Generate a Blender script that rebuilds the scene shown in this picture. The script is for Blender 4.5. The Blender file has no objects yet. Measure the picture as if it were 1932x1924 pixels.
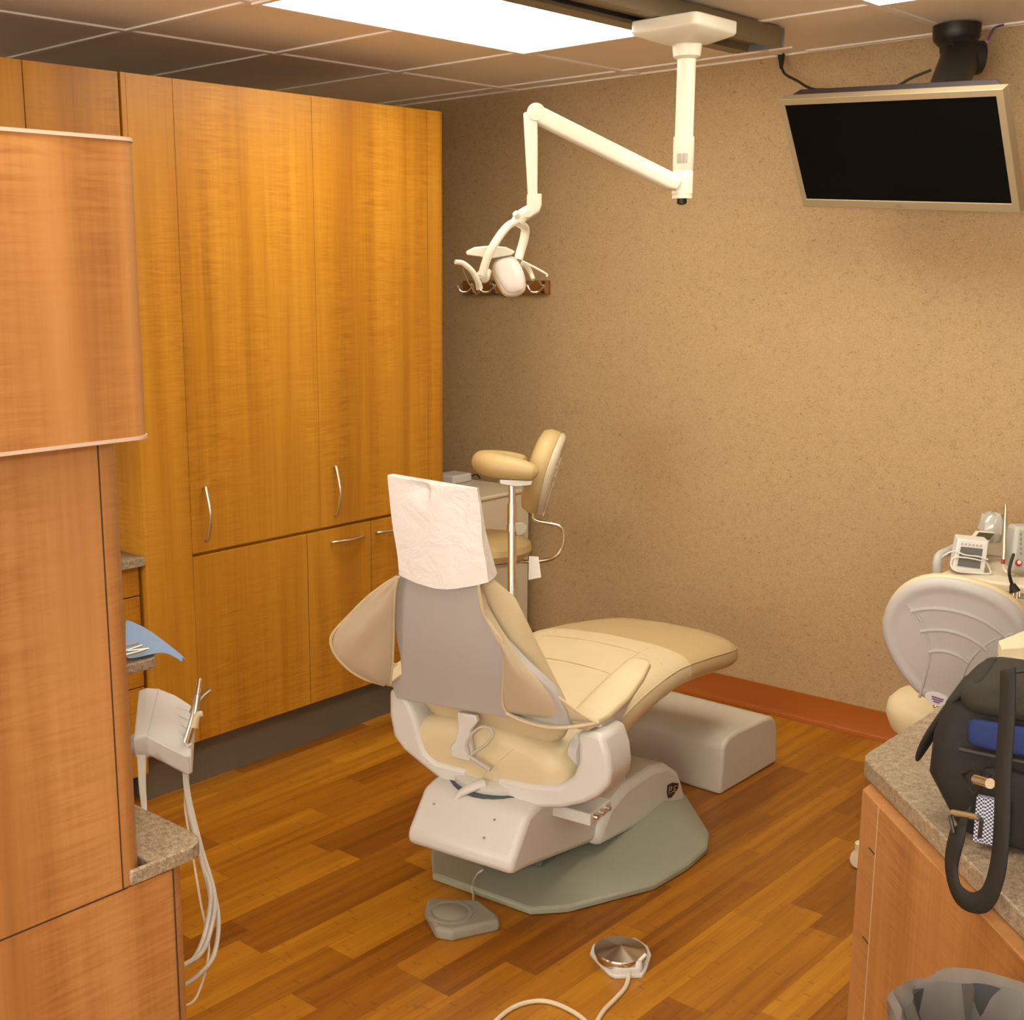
import bpy, bmesh, math, random
import numpy as np
from mathutils import Vector, Matrix
random.seed(7)
S = bpy.context.scene
COL = S.collection
# ------------------------------------------------------------------ camera
F, YAW, PITCH, ROLL, CX, CY, CAMH = 2383.26, .7615, .2013, -.0087, 767.9, 998.64, 1.70
def _rot():
    cy, sy, cp, sp = math.cos(YAW), math.sin(YAW), math.cos(PITCH), math.sin(PITCH)
    f = np.array([-sy*cp, cy*cp, -sp]); r = np.array([cy, sy, 0]); u = np.cross(r, f)
    c, s = math.cos(ROLL), math.sin(ROLL)
    return np.array([c*r+s*u, -s*r+c*u, -f])
RM = _rot(); CAM = np.array([0, 0, CAMH])
cam = bpy.data.cameras.new('camera'); co = bpy.data.objects.new('camera', cam); COL.objects.link(co)
M4 = Matrix.Identity(4)
for i in range(3):
    for j in range(3): M4[i][j] = RM[j][i]
M4.translation = Vector(CAM); co.matrix_world = M4
cam.sensor_fit = 'HORIZONTAL'; cam.sensor_width = 36; cam.lens = F/1932*36
cam.shift_x = (966-CX)/1932; cam.shift_y = (CY-962)/1932; cam.clip_start = .02
S.camera = co
# ------------------------------------------------------------------ exposure, world, lights
S.view_settings.view_transform = 'Standard'; S.view_settings.look = 'None'
S.view_settings.gamma = 1; S.view_settings.use_curve_mapping = False
S.view_settings.exposure = 0.1
W = bpy.data.worlds.new('world'); S.world = W; W.use_nodes = True
W.node_tree.nodes['Background'].inputs[0].default_value = (1, .90, .74, 1)
W.node_tree.nodes['Background'].inputs[1].default_value = 8.0  # high, so that fill light enters by the added rear opening
PANEL = 9.5                      # emission of the ceiling light diffusers
def area(name, loc, rot, size, power, colr, sy=None):
    l = bpy.data.lights.new(name, 'AREA'); l.energy = power; l.size = size; l.color = colr
    if sy: l.shape = 'RECTANGLE'; l.size_y = sy
    o = bpy.data.objects.new(name, l); COL.objects.link(o); o.location = loc; o.rotation_euler = rot
    return o
# the camera's flash, just above the lens
fl = area('camera_flash', (-.02, -.02, 1.79), (0, 0, 0), .07, 13, (1, .96, .93))
fl.matrix_world = Matrix.Translation((-.02, -.02, 1.79)) @ M4.to_3x3().to_4x4()
fl.rotation_euler = M4.to_euler(); fl.rotation_euler.x += .05
# ------------------------------------------------------------------ pixel -> place
def ray(u, v): return RM.T @ np.array([(u-CX)/F, -(v-CY)/F, -1.])
def P(u, v, **k):
    (a, val), = k.items(); i = 'xyz'.index(a); d = ray(u, v); return Vector(CAM + (val-CAM[i])/d[i]*d)
def D(u, v, dep): return Vector(CAM + ray(u, v)*dep)
TH = .131; OC = np.array([-2.08, 2.75, 0])
LX = np.array([math.cos(TH), math.sin(TH), 0]); LY = np.array([-math.sin(TH), math.cos(TH), 0])
def hit(u, v, n, o):
    d = ray(u, v); return CAM + d*((np.array(o)-CAM) @ n)/(d @ n)
def Q(u, v, **k):            # onto a plane of the dental chair's own frame; returns chair coordinates
    (a, val), = k.items(); n = {'a': LX, 'b': LY, 'z': np.array([0, 0, 1.])}[a]
    p = hit(u, v, n, OC+n*val) - OC
    return Vector((p @ LX, p @ LY, p[2]))
def QL(u, v, off=0):         # onto the leaning plane of the chair's back
    k = .42; n = LY + k*np.array([0, 0, 1.]); n0 = (-.30+off)+k*.555
    d = ray(u, v); t = (n0-(CAM-OC) @ n)/(d @ n); p = CAM+t*d-OC
    return Vector((p @ LX, p @ LY, p[2]))
# ------------------------------------------------------------------ materials
def nt(name):
    m = bpy.data.materials.new(name); m.use_nodes = True
    t = m.node_tree; return m, t, t.nodes['Principled BSDF']
def mat(name, c, rough=.5, metal=0, bump=0, bscale=200, spec=.5, trans=0, ior=1.45, coat=0, vary=0):
    m, t, b = nt(name)
    b.inputs['Base Color'].default_value = (*c, 1); b.inputs['Roughness'].default_value = rough
    b.inputs['Metallic'].default_value = metal; b.inputs['Specular IOR Level'].default_value = spec
    b.inputs['Transmission Weight'].default_value = trans; b.inputs['IOR'].default_value = ior
    b.inputs['Coat Weight'].default_value = coat; b.inputs['Coat Roughness'].default_value = .1
    tc = t.nodes.new('ShaderNodeTexCoord')
    n = t.nodes.new('ShaderNodeTexNoise'); n.inputs['Scale'].default_value = bscale; n.inputs['Detail'].default_value = 4
    t.links.new(tc.outputs['Object'], n.inputs['Vector'])
    if bump:
        bp = t.nodes.new('ShaderNodeBump'); bp.inputs['Strength'].default_value = bump; bp.inputs['Distance'].default_value = .002
        t.links.new(n.outputs['Fac'], bp.inputs['Height']); t.links.new(bp.outputs['Normal'], b.inputs['Normal'])
    if vary:
        mx = t.nodes.new('ShaderNodeMix'); mx.data_type = 'RGBA'
        mx.inputs[6].default_value = (*[x*(1-vary) for x in c], 1); mx.inputs[7].default_value = (*[min(1, x*(1+vary)) for x in c], 1)
        n2 = t.nodes.new('ShaderNodeTexNoise'); n2.inputs['Scale'].default_value = 6; t.links.new(tc.outputs['Object'], n2.inputs['Vector'])
        t.links.new(n2.outputs['Fac'], mx.inputs[0]); t.links.new(mx.outputs[2], b.inputs['Base Color'])
    return m
class G:                        # tiny node helper
    def __init__(s, name): s.m, s.t, s.b = nt(name); s.tc = s.t.nodes.new('ShaderNodeTexCoord')
    def lk(s, a, b): s.t.links.new(a, b)
    def _in(s, n, i, v):
        if isinstance(v, (int, float)): n.inputs[i].default_value = v
        elif isinstance(v, tuple): n.inputs[i].default_value = v
        else: s.lk(v, n.inputs[i])
    def math(s, op, a, b=0., c=0., clamp=False):
        n = s.t.nodes.new('ShaderNodeMath'); n.operation = op; n.use_clamp = clamp
        s._in(n, 0, a); s._in(n, 1, b); s._in(n, 2, c); return n.outputs[0]
    def map(s, scale, rot=(0, 0, 0), src=None):
        n = s.t.nodes.new('ShaderNodeMapping'); n.inputs['Scale'].default_value = scale; n.inputs['Rotation'].default_value = rot
        s.lk(src or s.tc.outputs['Object'], n.inputs['Vector']); return n.outputs[0]
    def noise(s, vec, scale, detail=3, rough=.5, dist=0):
        n = s.t.nodes.new('ShaderNodeTexNoise'); n.inputs['Scale'].default_value = scale; n.inputs['Detail'].default_value = detail
        n.inputs['Roughness'].default_value = rough; n.inputs['Distortion'].default_value = dist
        s.lk(vec, n.inputs['Vector']); return n.outputs['Fac']
    def mix(s, f, a, b, mode='MIX'):
        n = s.t.nodes.new('ShaderNodeMix'); n.data_type = 'RGBA'; n.blend_type = mode
        for i, v in ((0, f), (6, a), (7, b)):
            if isinstance(v, tuple) and len(v) == 3: v = (*v, 1)
            s._in(n, i, v)
        return n.outputs[2]
    def ramp(s, f, stops):
        n = s.t.nodes.new('ShaderNodeValToRGB'); s.lk(f, n.inputs[0]); e = n.color_ramp.elements
        while len(e) < len(stops): e.new(.5)
        for el, (p, c) in zip(e, stops): el.position = p; el.color = (*c, 1) if len(c) == 3 else c
        return n.outputs['Color']
    def rng(s, f, a, b, c=0., d=1.):
        n = s.t.nodes.new('ShaderNodeMapRange'); s.lk(f, n.inputs[0])
        for i, v in zip((1, 2, 3, 4), (a, b, c, d)): n.inputs[i].default_value = v
        return n.outputs[0]
    def sep(s):
        n = s.t.nodes.new('ShaderNodeSeparateXYZ'); s.lk(s.tc.outputs['Object'], n.inputs[0]); return n.outputs
    def comb(s, x, y, z=0.):
        n = s.t.nodes.new('ShaderNodeCombineXYZ'); s._in(n, 0, x); s._in(n, 1, y); s._in(n, 2, z); return n.outputs[0]
    def white(s, vec):
        n = s.t.nodes.new('ShaderNodeTexWhiteNoise'); s.lk(vec, n.inputs['Vector']); return n.outputs['Value']
    def bump(s, h, st, dist=.002):
        n = s.t.nodes.new('ShaderNodeBump'); n.inputs['Strength'].default_value = st; n.inputs['Distance'].default_value = dist
        s.lk(h, n.inputs['Height']); s.lk(n.outputs['Normal'], s.b.inputs['Normal'])
def wood_mat(name, lo, mid, hi, rough=.38, seed=0):
    g = G(name)
    off = g.t.nodes.new('ShaderNodeVectorMath'); off.operation = 'ADD'; off.inputs[1].default_value = (seed, seed*2, seed*.7)
    g.lk(g.tc.outputs['Object'], off.inputs[0]); v = off.outputs[0]
    band = g.noise(g.map((9, 9, .35), src=v), 1.0, 4, .55, .3)           # broad vertical leaf bands
    fine = g.noise(g.map((60, 60, 1.6), src=v), 1.5, 3, .6, .2)          # fine vertical grain
    rip = g.noise(g.map((5, 5, 55), src=v), 1.3, 2, .5, 1.3)             # horizontal figure (fiddleback)
    msk = g.noise(g.map((7, 7, 2.2), src=v), 1.0, 2, .5, .2)
    rr = g.math('MULTIPLY', g.rng(rip, .38, .66, -1, 1), g.rng(msk, .42, .62, .15, 1))
    f = g.math('ADD', g.math('MULTIPLY', band, .9), g.math('MULTIPLY', fine, .22))
    f = g.math('ADD', f, g.math('MULTIPLY', rr, -.085))
    c = g.ramp(f, [(.33, lo), (.56, mid), (.80, hi)])
    g.lk(c, g.b.inputs['Base Color']); g.b.inputs['Roughness'].default_value = rough
    g.b.inputs['Specular IOR Level'].default_value = .35
    return g.m
WOOD = wood_mat('figured_anigre_laminate', (.31, .118, .008), (.44, .190, .013), (.55, .262, .026))
WOOD_FLASH = wood_mat('figured_anigre_laminate_flash_lit', (.27, .108, .028), (.39, .178, .052), (.49, .243, .086), .42, 3.3)  # same laminate; the flash's pinkish cast is put into this near copy's colour
DARK = mat('dark_gap', (.05, .02, .01), .8)
# bamboo plank floor
g = G('bamboo_plank_floor'); x, y, z = g.sep()
PW, PL = .096, .62
row = g.math('FLOOR', g.math('DIVIDE', x, PW))
yo = g.math('ADD', g.math('DIVIDE', y, PL), g.math('MULTIPLY', g.white(g.comb(row, 3.1)), 5.))
colm = g.math('FLOOR', yo)
rnd = g.white(g.comb(row, colm, 1.)); rnd2 = g.white(g.comb(row, colm, 7.))
st = g.math('FLOOR', g.math('DIVIDE', x, PW/5)); srnd = g.white(g.comb(st, colm, 2.))
kn_row = g.math('ADD', g.math('MULTIPLY', y, 4.2), g.math('MULTIPLY', g.white(g.comb(st, 9.)), 7.))
kn = g.math('LESS_THAN', g.math('ABSOLUTE', g.math('SUBTRACT', g.math('FRACT', kn_row), .5)), .018)
gr = g.noise(g.map((90, 2.2, 1)), 2.0, 4, .6, .1)
gr2 = g.noise(g.map((14, 1.1, 1)), 2.0, 3, .6, .3)
t1 = g.math('ADD', g.math('MULTIPLY', rnd, .46), g.math('MULTIPLY', srnd, .16))
t1 = g.math('ADD', t1, g.math('MULTIPLY', gr, .34)); t1 = g.math('ADD', t1, g.math('MULTIPLY', g.math('SUBTRACT', gr2, .5), .5))
c = g.ramp(t1, [(.08, (.135, .040, .002)), (.34, (.235, .078, .0035)), (.60, (.35, .138, .0065)), (.92, (.50, .228, .014))])
c = g.mix(g.math('MULTIPLY', g.math('MULTIPLY', kn, g.math('GREATER_THAN', g.noise(g.map((30, 9, 1)), 1.5, 2), .5)), .32), c, (.10, .035, .006))
ex = g.math('FRACT', g.math('DIVIDE', x, PW)); ey = g.math('FRACT', yo)
seam = g.math('MAXIMUM', g.math('LESS_THAN', ex, .014), g.math('LESS_THAN', ey, .0022))
c = g.mix(g.math('MULTIPLY', seam, .45), c, (.07, .022, .004))
g.lk(c, g.b.inputs['Base Color']); g.b.inputs['Roughness'].default_value = .36; g.b.inputs['Specular IOR Level'].default_value = .4
g.bump(gr, .05)
FLOOR = g.m
# wall covering with short fibre flecks
g = G('fleck_wallcovering')
wv = g.map((1, 1, 1))
n1 = g.noise(g.map((34, 34, 62)), 1.0, 2, .5, 1.6)
line = g.math('LESS_THAN', g.math('ABSOLUTE', g.math('SUBTRACT', n1, .5)), .010)
m1 = g.math('GREATER_THAN', g.noise(wv, 45, 1), .565)
n3 = g.noise(g.map((26, 26, 44), (0, .6, 0)), 1.3, 2, .5, 1.6)
line2 = g.math('LESS_THAN', g.math('ABSOLUTE', g.math('SUBTRACT', n3, .5)), .009)
m2 = g.math('GREATER_THAN', g.noise(g.map((1.3, 1, 1.1), (1, 0, 1)), 38, 1), .575)
gx = g.noise(wv, 260, 2, .7)
base = g.mix(g.rng(gx, .35, .65), (.40, .275, .138), (.50, .362, .195))
base = g.mix(g.rng(g.noise(wv, 9, 3), .4, .6, 0, .25), base, (.40, .29, .165))
base = g.mix(g.math('MULTIPLY', g.math('MULTIPLY', line, m1), .75), base, (.16, .10, .045))
base = g.mix(g.math('MULTIPLY', g.math('MULTIPLY', line2, m2), .6), base, (.23, .15, .07))
g.lk(base, g.b.inputs['Base Color']); g.b.inputs['Roughness'].default_value = .62; g.b.inputs['Specular IOR Level'].default_value = .3
g.bump(gx, .10)
WALL = g.m
# speckled solid-surface counter
g = G('speckled_counter'); a = g.noise(g.tc.outputs['Object'], 330, 3, .7); b_ = g.noise(g.tc.outputs['Object'], 90, 3, .6)
c = g.ramp(g.math('ADD', g.math('MULTIPLY', a, .6), g.math('MULTIPLY', b_, .4)), [(.36, (.10, .075, .05)), (.46, (.26, .205, .14)), (.56, (.37, .30, .21)), (.68, (.55, .47, .36))])
g.lk(c, g.b.inputs['Base Color']); g.b.inputs['Roughness'].default_value = .4
STONE = g.m
def cream_mat(name, c, rough):
    g = G(name); a = g.noise(g.tc.outputs['Object'], 420, 2, .6); b = g.noise(g.tc.outputs['Object'], 11, 3, .5)
    g.lk(g.mix(b, tuple(x*.93 for x in c), tuple(x*1.05 for x in c)), g.b.inputs['Base Color'])
    g.b.inputs['Roughness'].default_value = rough; g.bump(g.math('ADD', g.math('MULTIPLY', a, .25), b), .22, .004); return g.m
CREAM = cream_mat('cream_vinyl', (.63, .54, .35), .42)
CREAM2 = cream_mat('tan_stool_vinyl', (.54, .415, .20), .45)
SLING = cream_mat('pale_vinyl_sling', (.54, .465, .34), .42)
FOOT = cream_mat('covered_foot_vinyl', (.52, .405, .215), .33)
WHITE = mat('white_plastic', (.60, .60, .585), .32, bump=.02)
SHELL = mat('grey_shell_plastic', (.46, .455, .46), .5, bump=.08, bscale=500)
STOOLSHELL = mat('pale_grey_stool_shell', (.58, .52, .42), .25)
BASEG = mat('grey_green_metal', (.28, .295, .23), .45, bump=.05, bscale=400)
LAMPW = mat('lamp_white_enamel', (.68, .65, .55), .3)
BOXW = mat('off_white_cover', (.53, .50, .43), .5, bump=.06, bscale=400)
CARTW = mat('cart_white', (.70, .64, .50), .4)
CHROME = mat('chrome', (.82, .78, .70), .14, 1)
STEEL = mat('brushed_steel', (.62, .58, .50), .32, 1)
NICKEL = mat('satin_nickel', (.72, .66, .54), .3, 1)
BLACK = mat('black_plastic', (.012, .012, .012), .45)
RUBBER = mat('black_rubber', (.02, .018, .016), .6)
SCREEN = mat('dark_screen', (.004, .004, .004), .3, spec=.06)
TVF = mat('silver_bezel', (.38, .31, .20), .42, .35)
TRACK = mat('brown_track', (.20, .16, .095), .45)
TOE = mat('grey_toe_laminate', (.135, .115, .085), .5, vary=.1)
BASEB = mat('rust_cove_base', (.36, .098, .012), .4)
g = G('white_paper_cover'); a = g.noise(g.tc.outputs['Object'], 14, 3, .55, .8); b = g.noise(g.tc.outputs['Object'], 320, 2, .6)
g.b.inputs['Base Color'].default_value = (.74, .725, .73, 1); g.b.inputs['Roughness'].default_value = .85
g.bump(g.math('ADD', g.math('MULTIPLY', a, 1.0), g.math('MULTIPLY', b, .03)), .55, .02); PAPER = g.m
PAPER2 = mat('plain_paper', (.80, .78, .76), .8)
BLUE = mat('blue_cloth', (.23, .36, .60), .85, bump=.2, bscale=300)
TILE = mat('ceiling_tile', (.84, .77, .66), .9, bump=.25, bscale=300, vary=.03)
GRID = mat('ceiling_grid_paint', (.88, .84, .80), .6)
PAINT = mat('beige_paint', (.72, .64, .52), .7)
RED = mat('red_plastic', (.5, .03, .02), .4)
NAVY = mat('navy_lining', (.012, .028, .13), .8, bump=.3, bscale=300)
BAGM = mat('black_bag_nylon', (.013, .012, .011), .75, bump=.5, bscale=600)
WEB = mat('black_webbing', (.016, .015, .013), .7, bump=.5, bscale=900)
HOSE = mat('grey_hose', (.50, .47, .42), .45)
CORD = mat('beige_cord', (.62, .54, .40), .5)
PEDAL = mat('grey_pedal_plastic', (.25, .245, .20), .5, bump=.05)
LCD = mat('grey_lcd', (.14, .15, .15), .3)
OAK = mat('dark_oak', (.24, .10, .018), .5, vary=.2)
SATIN = mat('white_wrap', (.72, .72, .72), .35)
g = G('clear_plastic'); g.b.inputs['Base Color'].default_value = (.95, .92, .85, 1); g.b.inputs['Transmission Weight'].default_value = 1
g.b.inputs['Roughness'].default_value = .05; g.b.inputs['IOR'].default_value = 1.2; CLEAR = g.m
g = G('bin_liner_film'); g.b.inputs['Base Color'].default_value = (.34, .32, .30, 1); g.b.inputs['Transmission Weight'].default_value = .6
g.b.inputs['Roughness'].default_value = .25; g.b.inputs['IOR'].default_value = 1.05; g.b.inputs['Specular IOR Level'].default_value = .9; LINER = g.m
g = G('turned_steel'); g.b.inputs['Base Color'].default_value = (.62, .58, .52, 1); g.b.inputs['Metallic'].default_value = 1
g.b.inputs['Roughness'].default_value = .22; g.b.inputs['Anisotropic'].default_value = .85; g.b.inputs['Anisotropic Rotation'].default_value = .25
tn = g.t.nodes.new('ShaderNodeTangent'); tn.direction_type = 'RADIAL'; tn.axis = 'Z'; g.lk(tn.outputs[0], g.b.inputs['Tangent']); TURNED = g.m
g = G('mesh_fabric'); ck = g.t.nodes.new('ShaderNodeTexChecker'); ck.inputs['Scale'].default_value = 300
ck.inputs[1].default_value = (.55, .58, .65, 1); ck.inputs[2].default_value = (.02, .03, .12, 1); g.lk(g.tc.outputs['Object'], ck.inputs[0])
g.lk(ck.outputs[0], g.b.inputs['Base Color']); MESHF = g.m
def emis(name, c, s):
    m, t, b = nt(name); b.inputs['Base Color'].default_value = (.8, .8, .8, 1)
    b.inputs['Emission Color'].default_value = (*c, 1); b.inputs['Emission Strength'].default_value = s; return m
DIFF = emis('lit_diffuser', (1, .90, .72), PANEL)
# ------------------------------------------------------------------ building helpers
MATS = {}
def root_inv(p):
    while p.parent: p = p.parent
    return MATS.get(p.name, Matrix.Identity(4)).inverted()
def put(name, bm, m, parent=None, world=True, smooth=True, sub=0, bevel=0, solid=0, ang=40):
    """link bm as one object; vertices given in world space unless world=False"""
    bmesh.ops.remove_doubles(bm, verts=bm.verts, dist=1e-6)
    bmesh.ops.recalc_face_normals(bm, faces=bm.faces)
    if parent is not None and world: bm.transform(root_inv(parent))
    me = bpy.data.meshes.new(name); bm.to_mesh(me); bm.free()
    for mm in (m if isinstance(m, (list, tuple)) else [m]): me.materials.append(mm)
    o = bpy.data.objects.new(name, me); COL.objects.link(o)
    if parent is not None: o.parent = parent
    if solid:
        k = o.modifiers.new('solid', 'SOLIDIFY'); k.thickness = solid; k.offset = 0
    if bevel:
        k = o.modifiers.new('bevel', 'BEVEL'); k.width = bevel; k.segments = 3; k.limit_method = 'ANGLE'; k.angle_limit = math.radians(35)
    if sub:
        k = o.modifiers.new('sub', 'SUBSURF'); k.levels = sub; k.render_levels = sub
    if smooth:
        for p in me.polygons: p.use_smooth = True
        if not sub: me.set_sharp_from_angle(angle=math.radians(ang))
    return o
def tag(o, label, cat, group=None):
    o['label'] = label; o['category'] = cat
    if group: o['group'] = group
    return o
def thing(name, label, cat, loc=(0, 0, 0), rz=0, group=None):
    o = bpy.data.objects.new(name, None); o.empty_display_size = .1; COL.objects.link(o)
    o.location = loc; o.rotation_euler = (0, 0, rz)
    MATS[o.name] = Matrix.Translation(Vector(loc)) @ Matrix.Rotation(rz, 4, 'Z')
    return tag(o, label, cat, group)
def struct(name, bm, m, **k):
    o = put(name, bm, m, None, **k); o['kind'] = 'structure'; return o
def NB(): return bmesh.new()
def box(bm, lo, hi, mi=0):
    x0, y0, z0 = lo; x1, y1, z1 = hi
    v = [bm.verts.new(p) for p in ((x0, y0, z0), (x1, y0, z0), (x1, y1, z0), (x0, y1, z0), (x0, y0, z1), (x1, y0, z1), (x1, y1, z1), (x0, y1, z1))]
    for f in ((0, 3, 2, 1), (4, 5, 6, 7), (0, 1, 5, 4), (1, 2, 6, 5), (2, 3, 7, 6), (3, 0, 4, 7)):
        bm.faces.new([v[i] for i in f]).material_index = mi
    return bm
def B(*a): return box(NB(), *a)
def loft(bm, rings, cap=True, closed=True, mi=0):
    rs = [[bm.verts.new(p) for p in r] for r in rings]; n = len(rs[0])
    for a, b in zip(rs, rs[1:]):
        for i in range(n if closed else n-1):
            j = (i+1) % n; bm.faces.new((a[i], a[j], b[j], b[i])).material_index = mi
    if cap and closed: bm.faces.new(rs[0][::-1]).material_index = mi; bm.faces.new(rs[-1]).material_index = mi
    return bm
def prism(bm, pts, vec, mi=0):
    vec = Vector(vec); pts = [Vector(p) for p in pts]
    return loft(bm, [pts, [p+vec for p in pts]], mi=mi)
def smooth_path(pts, n=6):
    pts = [Vector(p) for p in pts]
    if len(pts) < 3: return pts
    e = [2*pts[0]-pts[1]]+pts+[2*pts[-1]-pts[-2]]; out = []
    for i in range(1, len(e)-2):
        for k in range(n):
            t = k/n; a, b, c, d = e[i-1], e[i], e[i+1], e[i+2]
            out.append(.5*((2*b)+(c-a)*t+(2*a-5*b+4*c-d)*t*t+(3*b-a-3*c+d)*t**3))
    out.append(pts[-1]); return out
def tube(bm, pts, r, n=10, sm=6, flat=1, mi=0):
    pts = smooth_path(pts, sm) if sm else [Vector(p) for p in pts]
    m = len(pts); up = None; rings = []
    for i, p in enumerate(pts):
        d = (pts[min(i+1, m-1)]-pts[max(i-1, 0)]).normalized()
        if up is None: up = Vector((0, 0, 1)) if abs(d.z) < .9 else Vector((1, 0, 0))
        s = d.cross(up).normalized(); up = s.cross(d).normalized()
        rr = float(np.interp(i/(m-1), np.linspace(0, 1, len(r)), r)) if isinstance(r, (tuple, list)) else r
        rings.append([p+s*math.cos(2*math.pi*k/n)*rr+up*math.sin(2*math.pi*k/n)*rr*flat for k in range(n)])
    return loft(bm, rings, mi=mi)
def lathe(bm, prof, c=(0, 0, 0), n=32, axis='z', mi=0):
    c = Vector(c); rings = []
    for r, h in prof:
        ring = []
        for k in range(n):
            t = 2*math.pi*k/n; q = (r*math.cos(t), r*math.sin(t), h)
            if axis == 'y': q = (q[0], q[2], q[1])
            if axis == 'x': q = (q[2], q[0], q[1])
            ring.append(c+Vector(q))
        rings.append(ring)
    return loft(bm, rings, mi=mi)
def rrect(cx, cy, w, h, r, n=5):
    out = []
    for sx, sy, a0 in ((1, 1, 0), (-1, 1, 90), (-1, -1, 180), (1, -1, 270)):
        for k in range(n+1):
            a = math.radians(a0+90*k/n); out.append((cx+sx*(w/2-r)+r*math.cos(a), cy+sy*(h/2-r)+r*math.sin(a)))
    return out
def sup(c, u, v, hw, hh, n=28, e=2.6):       # superellipse ring
    out = []
    for k in range(n):
        t = 2*math.pi*k/n; a, b = math.cos(t), math.sin(t)
        out.append(Vector(c)+Vector(u)*hw*math.copysign(abs(a)**(2/e), a)+Vector(v)*hh*math.copysign(abs(b)**(2/e), b))
    return out
def txt(name, s, size, m, parent, Mx, depth=.0006):
    cu = bpy.data.curves.new(name, 'FONT'); cu.body = s; cu.size = size; cu.extrude = depth; cu.align_x = 'CENTER'; cu.align_y = 'CENTER'
    tmp = bpy.data.objects.new(name+'_t', cu); COL.objects.link(tmp); bpy.context.view_layer.update()
    me = bpy.data.meshes.new_from_object(tmp.evaluated_get(bpy.context.evaluated_depsgraph_get()))
    bpy.data.objects.remove(tmp); bm = NB(); bm.from_mesh(me); bm.transform(Mx)
    return put(name, bm, m, parent, smooth=False)
def frame_mx(o, xd, yd):
    xd = Vector(xd).normalized(); yd = Vector(yd); yd = (yd-xd*yd.dot(xd)).normalized(); zd = xd.cross(yd)
    m = Matrix.Identity(4)
    for i in range(3): m[i][0], m[i][1], m[i][2], m[i][3] = xd[i], yd[i], zd[i], o[i]
    return m
CEIL = 2.443
# ================================================================== SETTING
struct('floor', B((-4.5, -2.2, -.08), (2.4, 4.5, 0)), FLOOR, smooth=False)
struct('wall_back', B((-4.45, 4.39, 0), (2.4, 4.49, CEIL+.05)), WALL, smooth=False)
struct('wall_left', B((-4.45, -2.2, 0), (-4.33, 4.39, CEIL+.05)), PAINT, smooth=False)
struct('wall_right', B((2.2, -2.2, 0), (2.3, 4.39, CEIL+.05)), PAINT, smooth=False)
bm = NB(); WX0, WX1, WZ0, WZ1 = -3.6, 1.6, .75, 2.15      # opening added behind the standing place to let in fill light
box(bm, (-4.33, -2.2, 0), (2.2, -2.1, WZ0)); box(bm, (-4.33, -2.2, WZ1), (2.2, -2.1, CEIL+.05))
box(bm, (-4.33, -2.2, WZ0), (WX0, -2.1, WZ1)); box(bm, (WX1, -2.2, WZ0), (2.2, -2.1, WZ1))
struct('wall_front', bm, PAINT, smooth=False)
bm = NB()
for a_ in (WX0, (WX0*2+WX1)/3, (WX0+WX1*2)/3, WX1-.04): box(bm, (a_, -2.18, WZ0), (a_+.04, -2.12, WZ1))
box(bm, (WX0, -2.18, WZ0), (WX1, -2.12, WZ0+.04)); box(bm, (WX0, -2.18, WZ1-.04), (WX1, -2.12, WZ1)); struct('fill_window_1', bm, GRID, smooth=False)  # bars of the made-up rear opening, never in view
struct('ceiling', B((-4.33, -2.1, CEIL+.006), (2.2, 4.39, CEIL+.05)), TILE, smooth=False)
# cove base along the tan wall
bm = NB(); prism(bm, [(-4.3, 4.39, .103), (-4.3, 4.383, .103), (-4.3, 4.382, .02), (-4.3, 4.372, .007), (-4.3, 4.352, .003), (-4.3, 4.352, 0), (-4.3, 4.39, 0)], (6.5, 0, 0))
struct('baseboard_back', bm, BASEB)
# suspended ceiling bars
LG = [(-2.30, 'a'), (-1.69, 'b')]
bm = NB(); gx = [-2.909+.6096*k for k in range(-2, 9)]; gy = [3.655+.6096*k for k in range(-9, 2)]
for xx in gx[1:]: box(bm, (xx-.012, -2.1, CEIL), (xx+.012, 4.385, CEIL+.008))
for yy in gy: box(bm, (-4.3, yy-.012, CEIL+.0004), (-2.2, yy+.012, CEIL+.0084))
for yy in gy: box(bm, (-2.2, yy+.10-.012, CEIL+.0004), (2.2, yy+.10+.012, CEIL+.0084))
struct('trim_1', bm, GRID, smooth=False)
bm = NB(); box(bm, (-4.33, 4.374, CEIL-.001), (2.2, 4.39, CEIL+.006)); struct('trim_2', bm, TILE, smooth=False)
# ceiling light panels
def panel(x0, y0, label):
    t = thing('ceiling_light', label, 'ceiling light', (x0+.3, y0+.6, CEIL-.004), group='recessed ceiling light panels')
    x1, y1 = x0+.6096, y0+1.219; bm = NB(); w = .022
    for a in (((x0, y0), (x1, y0+w)), ((x0, y1-w), (x1, y1)), ((x0, y0+w), (x0+w, y1-w)), ((x1-w, y0+w), (x1, y1-w))):
        box(bm, (*a[0], CEIL-.006), (*a[1], CEIL+.004))
    put('frame', bm, GRID, t, smooth=False)
    put('diffuser', B((x0+w, y0+w, CEIL-.001), (x1-w, y1-w, CEIL+.003)), DIFF, t, smooth=False)
panel(gx[2], gy[9]-1.219, 'large glowing ceiling light panel left of the brown ceiling track')
panel(gx[4], gy[9]+.10-1.219, 'glowing ceiling light panel cut off at the top right, near the television')
panel(gx[4], gy[9]+.10-1.219-2.438, 'glowing out-of-view fill light panel added above the standing place')  # added unseen to raise the room's bounced light
panel(gx[8], gy[9]+.10-1.219-2.438, 'glowing out-of-view fill light panel added behind the right counter')  # another unseen panel, added only for more ambient light
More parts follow.
